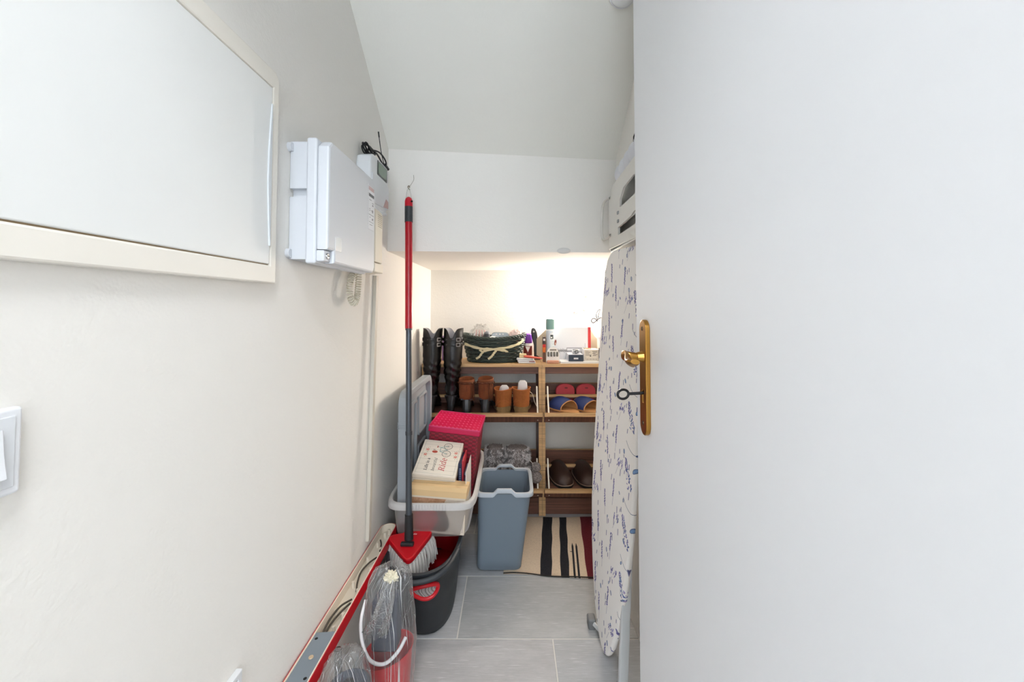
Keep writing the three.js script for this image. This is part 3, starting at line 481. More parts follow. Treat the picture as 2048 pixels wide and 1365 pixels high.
// ------------------------------------------------------------------ on top of the cabinets (board top at 0.7715)
const TOP = .7716;
{ // wicker basket
  const t = thing('wicker_basket', 'dark green oval wicker basket with a raffia bow', 'basket');
  const cx = -.097, cD = 2.250, H = .125, wm = M(0x24302c, { roughness: .45 }), wm2 = M(0x39453f, { roughness: .45 });
  const rad = s => [.137 + .030 * s, .080 + .018 * s];
  const rows = 13, lists = [[], []], NS = 36;
  for (let i = 0; i < rows; i++) { const s = i / (rows - 1), [a, b] = rad(s), pts = []; for (let k = 0; k < NS * 3; k++) { const th = k / (NS * 3) * 2 * Math.PI, w = .0032 * Math.cos(th * NS / 2 + i * Math.PI); const rise = .018 * s * s * Math.cos(th) ** 2; pts.push(V(cx + (a + w) * Math.cos(th), TOP + .006 + s * (H - .012) + rise + .0006 * Math.sin(th * 9 + i * 3), cD - (b + w) * Math.sin(th))); } lists[i % 2].push(tube(pts, .0053, NS * 6, 6, true)); }
  part('weave', merge(lists[0]), wm, t).userData.kind = 'stuff'; part('weave', merge(lists[1]), wm2, t).userData.kind = 'stuff';
  const st = []; for (let k = 0; k < NS; k++) { const th = (k + .5) / NS * 2 * Math.PI; const [a0, b0] = rad(0), [a1, b1] = rad(1); st.push(tube([V(cx + a0 * Math.cos(th), TOP + .002, cD - b0 * Math.sin(th)), V(cx + a1 * Math.cos(th), TOP + H + .018 * Math.cos(th) ** 2, cD - b1 * Math.sin(th))], .0026, 4, 5)); } part('stakes', merge(st), wm, t).userData.kind = 'stuff';
  const rim = []; for (let j = 0; j < 3; j++) { const pts = []; for (let k = 0; k < 72; k++) { const th = k / 72 * 2 * Math.PI, ph = th * 18 + j * 2.094, [a, b] = rad(1.02); pts.push(V(cx + (a + .0048 * Math.cos(ph)) * Math.cos(th), TOP + H + .003 + .018 * Math.cos(th) ** 2 + .0048 * Math.sin(ph), cD - (b + .0048 * Math.cos(ph)) * Math.sin(th))); } rim.push(tube(pts, .0042, 220, 6, true)); }
  part('braided_rim', merge(rim), wm2, t);
  part('bottom', slab(Array.from({ length: 36 }, (_, k) => { const a = k / 36 * 2 * Math.PI; return [.134 * Math.cos(a), .078 * Math.sin(a)]; }), .006, V(cx, TOP + .0005, cD), X, AWAY), wm, t);
  // raffia
  const raf = M(0xd9cda6, { roughness: .85, bumpMap: rep(grainBump, 20, 4), bumpScale: .0008 });
  const strip = (pts, w) => { const c = new THREE.CatmullRomCurve3(pts), rws = []; for (let i = 0; i <= 24; i++) { const p = c.getPoint(i / 24), tg = c.getTangent(i / 24), sd = tg.clone().cross(Z).normalize(); const ww = w * (1 + .2 * Math.sin(i * 1.7)); rws.push([p.clone().addScaledVector(sd, -ww), p.clone().addScaledVector(sd, ww), p.clone().addScaledVector(sd, ww).addScaledVector(Z, .0012), p.clone().addScaledVector(sd, -ww).addScaledVector(Z, .0012)]); } return loft(rws, { cap0: true, cap1: true }); };
  const F = (x, h, k = 1) => { const u = (x - cx) / .172; return V(x, h, cD - .106 * Math.sqrt(Math.max(0, 1 - u * u)) * k - .004); };
  const bow = part('raffia_band', strip([F(-.25, .870), F(-.20, .857), F(-.13, .846), F(-.06, .850), F(0, .860), F(.045, .877), F(.062, .893)], .0062), raf, t);
  part('raffia_tail', strip([F(-.130, .848, 1.04), F(-.150, .832, 1.05), F(-.170, .806, 1.05), F(-.185, .797, 1.04)], .0055), raf, bow); part('raffia_tail', strip([F(-.075, .848, 1.04), F(-.090, .830, 1.05), F(-.105, .810, 1.05), F(-.122, .797, 1.04)], .0055), raf, bow);
  part('raffia_loop', strip([F(-.100, .848, 1.05), F(-.135, .852, 1.1), F(-.165, .842, 1.1), F(-.150, .836, 1.08), F(-.100, .846, 1.05)], .004), raf, bow); part('raffia_loop', strip([F(-.092, .848, 1.05), F(-.050, .846, 1.1), F(-.022, .834, 1.1), F(-.040, .838, 1.08), F(-.090, .846, 1.05)], .004), raf, bow);
}
const inB = TOP + .009;
const streak = dataTex(512, 128, (u, v) => { const n = noise.noise(u * 70, v * 1.6, 1.1) + .6 * noise.noise(u * 160, v * 3, 4.4); return n > .38 ? 255 * (1 - Math.min(1, (n - .38) * 3.2)) : 255; }, false);
const clear = M(0xf6f6f6, { transmission: .94, roughness: .10, thickness: 0, ior: 1.42, transmissionMap: rep(streak, 5, 2.2), bumpMap: rep(streak, 5, 2.2), bumpScale: .002 });
function crumple(r, sy, sx, sz, ph, amp = .35) { const g = new THREE.IcosahedronGeometry(r, 6), p = g.attributes.position, v = new THREE.Vector3(); for (let i = 0; i < p.count; i++) { v.fromBufferAttribute(p, i).normalize(); const n = 1 + amp * Math.abs(noise.noise(v.x * 2.4 + ph, v.y * 2.4, v.z * 2.4)) * 1.6 - amp * .5 + amp * .5 * noise.noise(v.x * 7, v.y * 7 + ph, v.z * 7); p.setXYZ(i, v.x * r * n * sx, v.y * r * n * sy, v.z * r * n * sz); } g.computeVertexNormals(); return toCreasedNormals(g, .5); }
{
  const t = thing('candy_bag', 'crumpled clear bag with red stripes in the wicker basket', 'bag');
  part('film', crumple(.052, 1.32, 1.05, .75, 1.2).translate(-.172, .905, -2.262), clear, t);
  for (let k = 0; k < 9; k++) part('stripe', tube([V(-.214 + k * .010, .855 + .02 * (k % 3), 2.25 + .01 * (k % 2)), V(-.205 + k * .009, .905, 2.245), V(-.198 + k * .007, .925 + .014 * (k % 2), 2.255)], .0026, 10, 6), k % 2 ? M(0xd8a3a0) : M(0xe9e4e2), t);
}
{
  const t = thing('shoe_brush_tube', 'dark patterned tube leaning in the wicker basket', 'tube');
  part('body', cyl(V(-.148, inB + .03, 2.20), V(-.133, .918, 2.225), .017, .017), M(0x4c4f57, { roughness: .5, map: rep(tileTex, 20) }), t); part('cap', new THREE.SphereGeometry(.0172, 20, 12).translate(-.133, .918, -2.225), M(0x77797f, { roughness: .5 }), t); part('tag', rbox(-.150, -.130, .862, .884, 2.183, 2.1845, 0), whiteCloth, t);
}
{
  const t = thing('cream_bottle', 'small kraft bottle with an oval white lid in the basket', 'bottle');
  part('body', rbox(-.118, -.075, inB + .002, .872, 2.190, 2.235, .010, 3), M(0xc39a6b, { roughness: .6 }), t); part('lid', new THREE.CylinderGeometry(.026, .026, .012, 28).scale(1.05, 1, .7).rotateX(.85).rotateZ(-.35).translate(-.094, .889, -2.208), M(0xeeeae6, { roughness: .35 }), t);
}
{
  const t = thing('polish_tin', 'flat silver grey case standing in the wicker basket', 'case');
  part('case', slab(roundRect(.098, .095, .020), .030, V(-.113, .831, 2.285), X, Y, { bevel: .004 }), M(0x9a9fa0, { roughness: .35, metalness: .5 }), t); for (let k = 0; k < 3; k++) part('rivet', new THREE.SphereGeometry(.004, 10, 8).translate(-.085 + k * .018, .915, -2.254), whiteCloth, t); part('window', rbox(-.088, -.028, .856, .896, 2.2535, 2.2548, 0), M(0x7d7f80, { roughness: .3 }), t);
}
{
  const t = thing('packet', 'pink and white crumpled packet at the basket rim', 'packet');
  part('film', crumple(.034, 1.15, 1.1, .5, 5.2, .25).translate(.018, .905, -2.262), M(0xe8cfc8, { roughness: .35 }), t); part('red_flash', rbox(.020, .036, .880, .900, 2.236, 2.2375, 0), M(0xb8443a), t);
}
single('orange_tin', merge([cyl(V(.022, inB, 2.288), V(.022, .905, 2.288), .014), cyl(V(.022, .905, 2.288), V(.022, .913, 2.288), .015)]), M(0xc47a20, { roughness: .5 }), 'orange tin inside the right end of the basket', 'tin');
{
  const t = thing('aerosol_can', 'shoe spray with a purple cap behind the basket', 'spray can');
  const c = [.088, 2.335]; part('body', cyl(V(c[0], TOP, c[1]), V(c[0], .862, c[1]), .0245, .0245, 28), M(0xe6e2df, { roughness: .35 }), t); part('label_band', cyl(V(c[0], .795, c[1]), V(c[0], .846, c[1]), .0249, .0249, 28), M(0x7b2a26, { roughness: .4 }), t);
  part('chevron', slab([[-.014, .048], [.014, .048], [0, .018]], .0012, V(c[0], .795, c[1] - .0246), X, Y), M(0xe6e2df), t); part('cap', new THREE.LatheGeometry([[0, 0], [.0255, 0], [.0255, .045], [.022, .052], [0, .052]].map(p => new THREE.Vector2(...p)), 28).translate(c[0], .862, -c[1]), M(0x7d3fae, { roughness: .35 }), t, 'purple cap');
}
{
  const t = thing('clothes_brush', 'black lint brush standing behind the basket', 'brush');
  const rows = [[0, .017, .006], [.05, .013, .006], [.08, .0095, .0065], [.105, .013, .007], [.125, .0165, .008], [.15, .0165, .008], [.168, .012, .007], [.175, .005, .004]].map(([s, a, b]) => ring(.140 - s * .12, TOP + s, 2.310, a, b, 2.6, 24));
  part('handle', loft(rows, { cap0: true, cap1: true }), M(0x2a2a2d, { roughness: .4 }), t); part('hang_hole', cyl(V(.1205, TOP + .155, 2.3025), V(.1205, TOP + .155, 2.3015), .005, .005, 16), M(0xb9b4ac), t);
}
{
  const t = thing('folded_cloth', 'folded white polishing cloth at the cabinet edge', 'cloth');
  const w = []; for (let k = 0; k < 3; k++) { const y = TOP + .0006 + k * .0085; w.push(rbox(.032 - .004 * k, .122 - .006 * k, y, y + .0082, 2.152 + .003 * k, 2.235, .0038, 3)); }
  part('folds', merge(w), M(0xdfdfe2, { roughness: .95, bumpMap: rep(plasterBump, 14), bumpScale: .002 }), t); part('red_hem', rbox(.088, .118, TOP + .0085, TOP + .012, 2.1505, 2.1535, .001), M(0x8f3038), t);
}
{
  const t = thing('shoe_brush', 'shoe brush with red handle lying on the cloth', 'brush');
  const y = TOP + .0262; part('handle', loft([[0, .012, .006], [.02, .013, .007], [.045, .0085, .006], [.08, .007, .005], [.105, .010, .005], [.112, .004, .003]].map(([s, a, b]) => { const c = V(.066 + s * .80, y + .0075 - s * .05, 2.185 - s * .42); return Array.from({ length: 18 }, (_, k) => { const q = k / 18 * 2 * Math.PI; return new THREE.Vector3(c.x - Math.cos(q) * a * .45, c.y + Math.sin(q) * b, c.z + Math.cos(q) * a * .9); }); }), { cap0: true, cap1: true }), M(0xcf5a48, { roughness: .4 }), t);
  const br = rbox(.038, .076, y, y + .020, 2.178, 2.212, .004); part('bristles', br, M(0xdcc79c, { roughness: .95, bumpMap: rep(grainBump, 20), bumpScale: .001 }), t, 'cream bristles'); 
}
{ // big white box with open flaps
  const t = thing('appliance_box', 'large white carton with a red band and open flaps', 'carton');
  const white = M(0xe4e6ec, { roughness: .5 }), kraft = M(0xc9b9a0, { roughness: .85 });
  const x0 = .200, x1 = .425, d0 = 2.255, d1 = 2.355, h1 = .953;
  part('front', rbox(x0, x1, TOP, h1, d0, d0 + .003, .0005), white, t); part('back', rbox(x0, x1, TOP, h1 - .02, d1 - .003, d1, .0005), white, t); part('side', rbox(x0, x0 + .003, TOP, h1 - .01, d0 + .003, d1 - .003, .0005), white, t); part('side', rbox(x1 - .003, x1, TOP, h1 - .01, d0 + .003, d1 - .003, .0005), white, t); part('base', rbox(x0 + .003, x1 - .003, TOP, TOP + .003, d0 + .003, d1 - .003, .0005), white, t);
  part('red_band', rbox(.411, .4265, TOP + .0005, h1 + .0005, d0 - .0008, d0 + .012, .0003), M(0xc8343a, { roughness: .45 }), t, 'red printed band'); part('red_band_letters', rbox(.4165, .4215, .812, .842, d0 - .0013, d0 - .0008, 0), M(0xf0e6e4), t);
  const pr = canvasTex(512, 256, (c, w, h) => { c.fillStyle = '#e4e6ec'; c.fillRect(0, 0, w, h); c.strokeStyle = '#4a4a55'; c.lineWidth = 5; c.beginPath(); for (let k = 0; k < 60; k++) { const x = 20 + k * 3; c.lineTo(x, 190 + 12 * Math.sin(k * 1.1) + 6 * Math.sin(k * 2.7)); } c.stroke(); c.strokeRect(200, 160, 230, 40); c.strokeRect(200, 214, 170, 24); c.beginPath(); c.moveTo(200, 190); c.lineTo(330, 188); c.stroke(); c.beginPath(); c.moveTo(290, 182); c.bezierCurveTo(320, 160, 350, 205, 400, 178); c.stroke(); c.fillStyle = '#8c4a3c'; c.beginPath(); c.ellipse(26, 100, 16, 32, .2, 0, 7); c.fill(); c.fillStyle = '#d8b8a8'; c.beginPath(); c.ellipse(28, 112, 8, 14, 0, 0, 7); c.fill(); c.fillStyle = '#9aa0b4'; for (const [x, y] of [[450, 150], [474, 110]]) for (let k = 0; k < 8; k++) c.fillRect(x, y + k * 9, 8, 6); });
  part('printed_panel', decal(V(.2255, .795, d0 - .0002), X, Y, .182, .125), M(0xffffff, { map: pr, roughness: .5 }), t, 'line drawing print'); 
  part('flap', slab([[0, -.15], [.062, -.185], [.062, .0], [.012, -.05], [0, -.062]].map(([u, v]) => [u, v + .178]), .003, V(.134, .7735, 2.270), new THREE.Vector3(1, 0, .10), Y), kraft, t, 'open kraft flap'); 
  part('flap', slab([[0, -.185], [.050, -.185], [.050, -.075], [.035, -.06], [0, 0]].map(([u, v]) => [u, v + .185]), .003, V(.4300, .7735, 2.3545), X, Y), kraft, t, 'open kraft flap');
}
{
  const t = thing('teal_spray', 'tall spray can with a teal ribbed cap before the carton', 'spray can');
  const c = [.203, 2.215], r = .0215; part('body', cyl(V(c[0], TOP, c[1]), V(c[0], .938, c[1]), r, r, 30), M(0xcfdbe6, { roughness: .25, metalness: .2 }), t); part('shoulder', cyl(V(c[0], .938, c[1]), V(c[0], .946, c[1]), r, r - .002, 30), M(0xe8ecee, { roughness: .3 }), t);
  const cap = []; for (const y of [.946, .996, 1.000]) cap.push(ring(c[0], y, c[1], y > .998 ? r - .003 : r, y > .998 ? r - .003 : r, 2, 72, (x, yy, z, th) => { const n = 1 + (y < .998 ? .03 * Math.cos(th * 24) : 0); return [x * n, yy, z * n]; })); part('cap', loft(cap, { cap1: true }), M(0x6f9793, { roughness: .4 }), t, 'ribbed teal cap');
  const lb = canvasTex(64, 128, (x, w, h) => { x.fillStyle = '#dfe6ea'; x.fillRect(0, 0, w, h); x.fillStyle = '#3b4a52'; x.fillRect(8, 8, 44, 22); x.fillStyle = '#fff'; x.fillRect(14, 18, 20, 8); x.fillStyle = '#8fa6b0'; for (let k = 0; k < 9; k++) x.fillRect(40, 40 + k * 9, 16, 4); });
  part('print', new THREE.CylinderGeometry(r + .0004, r + .0004, .13, 20, 1, true, -.2, 1.2).translate(c[0], .86, -c[1]), M(0xffffff, { map: lb, roughness: .3 }), t);
}
{
  const t = thing('orange_can', 'orange and black polish bottle beside the teal spray', 'bottle');
  part('body', rbox(.163, .1785, TOP + .05, .862, 2.205, 2.235, .005, 3), M(0xe0742a, { roughness: .4 }), t); part('top_band', rbox(.163, .1785, .862, .905, 2.205, 2.235, .004, 3), M(0x3a2a28, { roughness: .4 }), t); part('logo_patch', rbox(.1655, .1755, .884, .896, 2.2042, 2.2055, 0), whiteCloth, t); part('red_patch', rbox(.163, .1785, .850, .866, 2.2044, 2.2060, 0), M(0xc8251f), t); part('base', rbox(.164, .1775, TOP, TOP + .05, 2.206, 2.234, .004, 3), M(0x6d4a3c, { roughness: .5 }), t);
}
{ // blister pack
  const t = thing('blister_pack', 'white blister pack of four small bulbs at the shelf front', 'packet');
  const sh = new THREE.Shape(); sh.moveTo(-.034, 0); sh.lineTo(.034, 0); sh.lineTo(.034, .045); sh.quadraticCurveTo(.026, .082, 0, .083); sh.quadraticCurveTo(-.026, .082, -.034, .045); sh.lineTo(-.034, 0);
  part('card', slab(sh, .003, V(.212, TOP + .0005, 2.166), X, new THREE.Vector3(0, 1, -.12)), M(0xe9e6e2, { roughness: .5 }), t);
  for (let k = 0; k < 4; k++) { const g = part('cell', new THREE.CapsuleGeometry(.0052, .016, 6, 12).translate(.2125 - .0235 + k * .0155, TOP + .047, -2.166), M(0x7d7b76, { roughness: .25, metalness: .6 }), t); }
  part('foot', rbox(.180, .242, TOP, TOP + .016, 2.147, 2.166, .004), M(0xc98f72, { roughness: .4 }), t, 'salmon pink base'); part('print', rbox(.196, .230, TOP + .066, TOP + .074, 2.1680, 2.1695, 0).translate(0, 0, .0135), M(0x8d867f), t);
}
{
  const t = thing('flat_carton', 'flat white carton lying under the small boxes', 'carton'); part('tray', rbox(.250, .4525, TOP, TOP + .010, 2.150, 2.250, .0015), M(0xe6e6e8, { roughness: .5 }), t); part('lid_line', rbox(.2505, .452, TOP + .0055, TOP + .0062, 2.1494, 2.1502, 0), M(0x9a9aa0), t);
}
{
  const t = thing('small_box', 'small white box with a dark blue end panel', 'box'); const y = TOP + .0102;
  part('carton', rbox(.292, .368, y, y + .036, 2.155, 2.252, .0012), M(0xdcdfe8, { roughness: .45 }), t); part('end_panel', rbox(.2925, .3675, y + .0006, y + .0354, 2.1535, 2.1552, .0004), M(0x28374a, { roughness: .45 }), t, 'dark blue end'); part('mark', rbox(.319, .342, y + .012, y + .020, 2.1529, 2.1536, 0), M(0xe4e6ea), t);
  for (let k = 0; k < 3; k++) part('line', rbox(.2914, .2921, y + .010 + k * .006, y + .0115 + k * .006, 2.165, 2.205 - k * .008, 0), M(0x6a6f80), t);
}
single('foil_ball', crumple(.019, .62, 1.15, .9, 8.1, .6).translate(.336, TOP + .0102 + .036 + .0125, -2.185), M(0xb9bcc0, { roughness: .22, metalness: 1 }), 'crumpled silver foil on the small blue-ended box', 'foil');
{
  const t = thing('remedy_box', 'white carton with lines of fine print by the ironing board', 'carton'); const y = TOP + .0102;
  const tx = canvasTex(256, 160, (c, w, h) => { c.fillStyle = '#d6cfc4'; c.fillRect(0, 0, w, h); c.fillStyle = '#55504c'; for (let k = 0; k < 6; k++) c.fillRect(16, 14 + k * 13, 60 + (k * 37) % 50, 4); for (let k = 0; k < 5; k++) c.fillRect(140 + (k * 13) % 20, 16 + k * 16, 90 - (k * 17) % 40, 7); c.fillRect(98, 78, 24, 20); for (let k = 0; k < 12; k++) c.fillRect(14 + k * 18, 132, 8 + k % 3 * 3, 9); c.strokeStyle = '#55504c'; c.strokeRect(14, 92, 16, 18); c.strokeRect(14, 114, 12, 12); });
  part('carton', rbox(.375, .452, y, y + .060, 2.170, 2.250, .0012), M(0xe8e8ea, { roughness: .45 }), t); part('print', decal(V(.3765, y + .002, 2.1698), X, Y, .074, .056), M(0xffffff, { map: tx, roughness: .5 }), t, 'printed front');
}
single('bracelet', tube(Array.from({ length: 20 }, (_, k) => { const a = k / 20 * 2 * Math.PI; return V(.397 + .018 * Math.cos(a), TOP + .0102 + .0628 + .0006 * Math.sin(a * 5), 2.195 + .012 * Math.sin(a)); }), .0024, 60, 6, true), M(0xb9a88a, { roughness: .3, metalness: .7 }), 'small pale bracelet lying on the fine print carton', 'bracelet');
single('black_comb', rbox(.4535, .4615, TOP, .850, 2.160, 2.180, .002), M(0x1d1d1f, { roughness: .4, map: rep(tileTex, 30) }), 'narrow dark spine beside the fine print carton', 'book');
{ // white jug with wire handle
  const t = thing('steam_jug', 'white plastic jug with a dark wire loop behind the ironing board', 'jug');
  part('body', new THREE.LatheGeometry([[0, 0], [.034, 0], [.036, .006], [.040, .060], [.044, .105], [.050, .112], [.049, .118], [.047, .155], [.044, .175], [.030, .182], [0, .184]].map(p => new THREE.Vector2(...p)), 32).translate(.520, TOP + .012, -2.288), M(0xdedfe4, { roughness: .35 }), t); part('foot', cyl(V(.520, TOP, 2.288), V(.520, TOP + .012, 2.288), .042, .040, 30), whitePlastic, t);
  part('wire_loop', tube([V(.500, 1.004, 2.255), V(.475, 1.004, 2.247), V(.458, .992, 2.245), V(.438, .978, 2.245), V(.428, .988, 2.245), V(.436, 1.001, 2.245), V(.450, .999, 2.245), V(.462, .986, 2.246)], .0026, 60, 7), M(0x3b3a40, { roughness: .4, metalness: .5 }), t, 'dark wire loop'); part('wire_hook', tube([V(.462, .994, 2.247), V(.455, 1.020, 2.247), V(.463, 1.040, 2.248), V(.478, 1.052, 2.250), V(.470, 1.030, 2.250), V(.466, 1.004, 2.250)], .0022, 40, 7), M(0x3b3a40, { roughness: .4, metalness: .5 }), t);
}
single('purple_carton', merge([rbox(-.382, -.368, TOP, .905, 2.270, 2.300, .002)]), M(0x8a6aa8, { roughness: .5 }), 'slim purple carton between the two black boots', 'carton');
// ------------------------------------------------------------------ rug, bin, bucket, mop
{
  const rt = canvasTex(1024, 1024, (c, w, h) => {
    c.fillStyle = '#d8c4ac'; c.fillRect(0, 0, w, h); const S = w / .90;   // metres to px; u = x from -0.20
    const st = (x0, x1, col) => { c.fillStyle = col; c.beginPath(); c.moveTo((x0 + .2) * S, 0); for (let k = 0; k <= 20; k++) c.lineTo((x0 + .2) * S + 1.5 * Math.sin(k * .7), k / 20 * h); for (let k = 20; k >= 0; k--) c.lineTo((x1 + .2) * S + 1.5 * Math.sin(k * .8 + 1), k / 20 * h); c.fill(); };
    st(.112, .158, '#10101a'); st(.194, .228, '#10101a'); st(.298, .372, '#5f0d1e'); st(.43, .46, '#10101a'); st(.50, .53, '#10101a');
    c.fillStyle = '#10101a'; for (const x of [.245, .262]) { c.fillRect((x + .2) * S, .56 * h, 9, .44 * h); c.beginPath(); c.moveTo((x + .2) * S, .56 * h); c.lineTo((x + .2) * S + 4, .50 * h); c.lineTo((x + .2) * S + 9, .56 * h); c.fill(); } c.fillRect((.245 + .2) * S - 9, .64 * h, 12, 10);
    for (let k = 0; k < 60000; k++) { c.fillStyle = rnd() > .5 ? 'rgba(255,240,215,.10)' : 'rgba(40,25,15,.12)'; c.fillRect(rnd() * w, rnd() * h, 3, 2); }
  });
  const t = thing('striped_rug', 'beige woven rug with navy and dark red stripes before the cabinets', 'rug');
  const nx = 60, nz = 40, pos = [], uv = [], idx = []; const x0 = -.035, x1 = .60;
  const f = (i, j) => { const x = x0 + (x1 - x0) * i / nx; const front = 1.694 - .030 * Math.max(0, Math.min(1, (x - .0) / .28)) + .002 * Math.sin(x * 30), back = 2.128 + .004 * Math.sin(x * 22 + 1); const D = front + (back - front) * j / nz; return [x + (D - 1.69) * .10, .0065 + .0012 * Math.sin(x * 25 + D * 8) + .0006 * Math.sin(D * 40), D]; };
  for (let j = 0; j <= nz; j++) for (let i = 0; i <= nx; i++) { const [x, y, D] = f(i, j); pos.push(x, y, -D); uv.push((x - (D - 1.69) * .10 + .2) / .90, j / nz); }
  for (let j = 0; j < nz; j++) for (let i = 0; i < nx; i++) { const a = j * (nx + 1) + i; idx.push(a, a + 1, a + nx + 1, a + 1, a + nx + 2, a + nx + 1); }
  const base = pos.length / 3; for (let j = 0; j <= nz; j++) for (let i = 0; i <= nx; i++) { const [x, , D] = f(i, j); pos.push(x, .0006, -D); uv.push((x + .2) / .90, j / nz); }
  const edge = (a, b) => idx.push(a, b, base + a, b, base + b, base + a); for (let i = 0; i < nx; i++) { edge(i, i + 1); edge(nz * (nx + 1) + i, nz * (nx + 1) + i + 1); } for (let j = 0; j < nz; j++) { edge(j * (nx + 1), (j + 1) * (nx + 1)); edge(j * (nx + 1) + nx, (j + 1) * (nx + 1) + nx); }
  const g = new THREE.BufferGeometry(); g.setAttribute('position', new THREE.Float32BufferAttribute(pos, 3)); g.setAttribute('uv', new THREE.Float32BufferAttribute(uv, 2)); g.setIndex(idx); g.computeVertexNormals();
  rt.wrapS = rt.wrapT = THREE.ClampToEdgeWrapping; part('weave', g, M(0xffffff, { map: rt, roughness: .97, bumpMap: rep(grainBump, 5), bumpScale: .0010 }), t);
  part('bound_edge', tube(Array.from({ length: 30 }, (_, k) => { const [x, y, D] = f(k / 29 * nx, 0); return V(x, y - .0015, D); }), .0024, 80, 6), M(0x2a2622, { roughness: .9 }), t, 'dark bound edge');
}
{ // grey bin
  const t = thing('waste_bin', 'tall rectangular blue-grey plastic bin on the rug edge', 'bin');
  t.userData.lift = .0078; const m = M(0x76838f, { roughness: .42, bumpMap: rep(grainBump, 9), bumpScale: .00012 }), rimM = M(0xb4bcc4, { roughness: .38 }), Hh = .318, bD = 1.790;
  const R = (h, a, b, cx, o = 0) => ring(cx, h, bD + .0, a, b, 9, 64);
  const S = s => [-.052 + .022 * s, .090 + .017 * s, .090 + .034 * s];
  const outer = [], inner = []; for (let i = 0; i <= 8; i++) { const s = i / 8, [cx, a, b] = S(s); outer.push(R(.008 + s * (Hh - .008), a, b, cx)); } for (let i = 8; i >= 0; i--) { const s = i / 8, [cx, a, b] = S(s); inner.push(R(.012 + s * (Hh - .012), a - .003, b - .003, cx)); }
  part('body', loft([...[S(0)].map(([cx, a, b]) => R(.0, a - .006, b - .006, cx)), ...outer, ...inner], { cap0: true, cap1: true, crease: .7 }), m, t);
  const [cx, a, b] = S(1); const lift = (x, z) => (Math.abs(x) < .028 ? 1 : Math.abs(x) < .044 ? (.044 - Math.abs(x)) / .016 : 0) * (Math.abs(z) > b * .9 ? 1 : 0);
  const rr_ = (o, dy) => ring(cx, Hh, bD, a + o, b + o, 9, 160, (x, y, z) => [x, y + dy + .016 * lift(x, z), z]);
  part('rim', loft([rr_(-.004, -.004), rr_(-.004, .004), rr_(.000, .007), rr_(.008, .006), rr_(.010, .002), rr_(.010, -.009), rr_(.006, -.010)], { crease: .9 }), rimM, t, 'paler rolled rim with raised tabs');
}
// mop bucket
const BK = { cx: -.302, D: 1.505, h: .250 };
{
  const t = thing('mop_bucket', 'black oval mop bucket with a red wringer inside', 'bucket');
  const m = M(0x24282c, { roughness: .5, bumpMap: rep(grainBump, 9), bumpScale: .0002 });
  const S = s => [BK.cx + .010 * (1 - s), BK.D + .025 * (1 - s), 0.084 + .034 * s ** .8, .148 + .062 * s ** .8];
  const R = (h, s, o = 0) => { const [cx, D, a, b] = S(s); return ring(cx, h, D, a + o, b + o, 2.4, 64); };
  const out = [R(0, 0, -.008)]; for (let i = 0; i <= 10; i++) { const s = i / 10; out.push(R(.005 + s * (BK.h - .005), s, s > .55 && s < .65 ? .0025 : 0)); } for (let i = 10; i >= 0; i--) { const s = i / 10; out.push(R(.008 + s * (BK.h - .008), s, -.0035)); }
  part('body', loft(out, { cap0: true, cap1: true, crease: .9 }), m, t);
  part('rim', loft([R(BK.h - .022, .93, .001), R(BK.h - .020, .96, .0065), R(BK.h + .001, 1, .0075), R(BK.h + .004, 1, .003), R(BK.h + .002, 1, -.0045), R(BK.h - .02, .95, -.005)], { crease: .9 }), M(0x2e3236, { roughness: .45 }), t);
  part('liner', loft([1, .8, .6, .4].map(s => R(s * (BK.h - .006), s, -.0045)), { cap1: true }), M(0xb00a18, { roughness: .45 }), t, 'red inner lining');
  // viewing slot with red border on the front
  const [cx, D, a, b] = S(.60); const fr = (ang, hh, o) => { const s = hh / BK.h, q = S(s); const c = Math.cos(ang), sn = Math.sin(ang); return new THREE.Vector3(q[0] + Math.sign(c) * Math.abs(c) ** (2 / 2.4) * (q[2] + o), hh, -q[1] + Math.sign(sn) * Math.abs(sn) ** (2 / 2.4) * (q[3] + o)); };
  const loop = []; for (let k = 0; k < 28; k++) { const u = k / 28 * 2 * Math.PI; loop.push(fr(1.32 - .30 * Math.cos(u), .192 + (Math.sin(u) > 0 ? .016 : .034) * Math.sin(u), .003)); }
  part('slot_border', tube(loop, .0068, 80, 8, true), redPl, t, 'red slot border');
  const win = []; for (let i = 0; i <= 6; i++) { const v = i / 6; win.push(Array.from({ length: 15 }, (_, k) => { const u = -1 + k / 7, e = Math.sqrt(Math.max(0, 1 - u * u)); return fr(1.32 + .29 * u, .192 + e * (-.032 + .046 * v), .0022); })); }
  const fringe = canvasTex(256, 64, (c, w, h) => { c.fillStyle = '#8d8987'; c.fillRect(0, 0, w, h); for (let k = 0; k < 60; k++) { c.strokeStyle = k % 3 ? '#d9d6d3' : '#4e4b4a'; c.lineWidth = 2.5; c.beginPath(); c.moveTo(k * 4.3, 0); for (let j = 0; j < 8; j++) c.lineTo(k * 4.3 + 2 * Math.sin(j * 2 + k), j * 9); c.stroke(); } });
  part('slot_mop', loft(win, { closed: false }), M(0xffffff, { map: rep(fringe, 5, 16), roughness: .95, bumpMap: rep(fringe, 5, 16), bumpScale: .002 }), t, 'white mop strands seen in the slot');
  for (const sg of [-1, 1]) part('handle_hinge', rbox(BK.cx + sg * .112 - .012, BK.cx + sg * .112 + .012, BK.h - .004, BK.h + .0198, 1.545, 1.600, .004), M(0x30353a, { roughness: .5 }), t);
  part('handle', tube([fr(.35, .255, .010), fr(.8, .248, .016), fr(1.15, .240, .018), fr(1.57, .234, .018), fr(1.95, .238, .016), fr(2.15, .244, .012)], .0085, 60, 8), M(0x30353a, { roughness: .5 }), t, 'dark carrying handle folded forward');
}
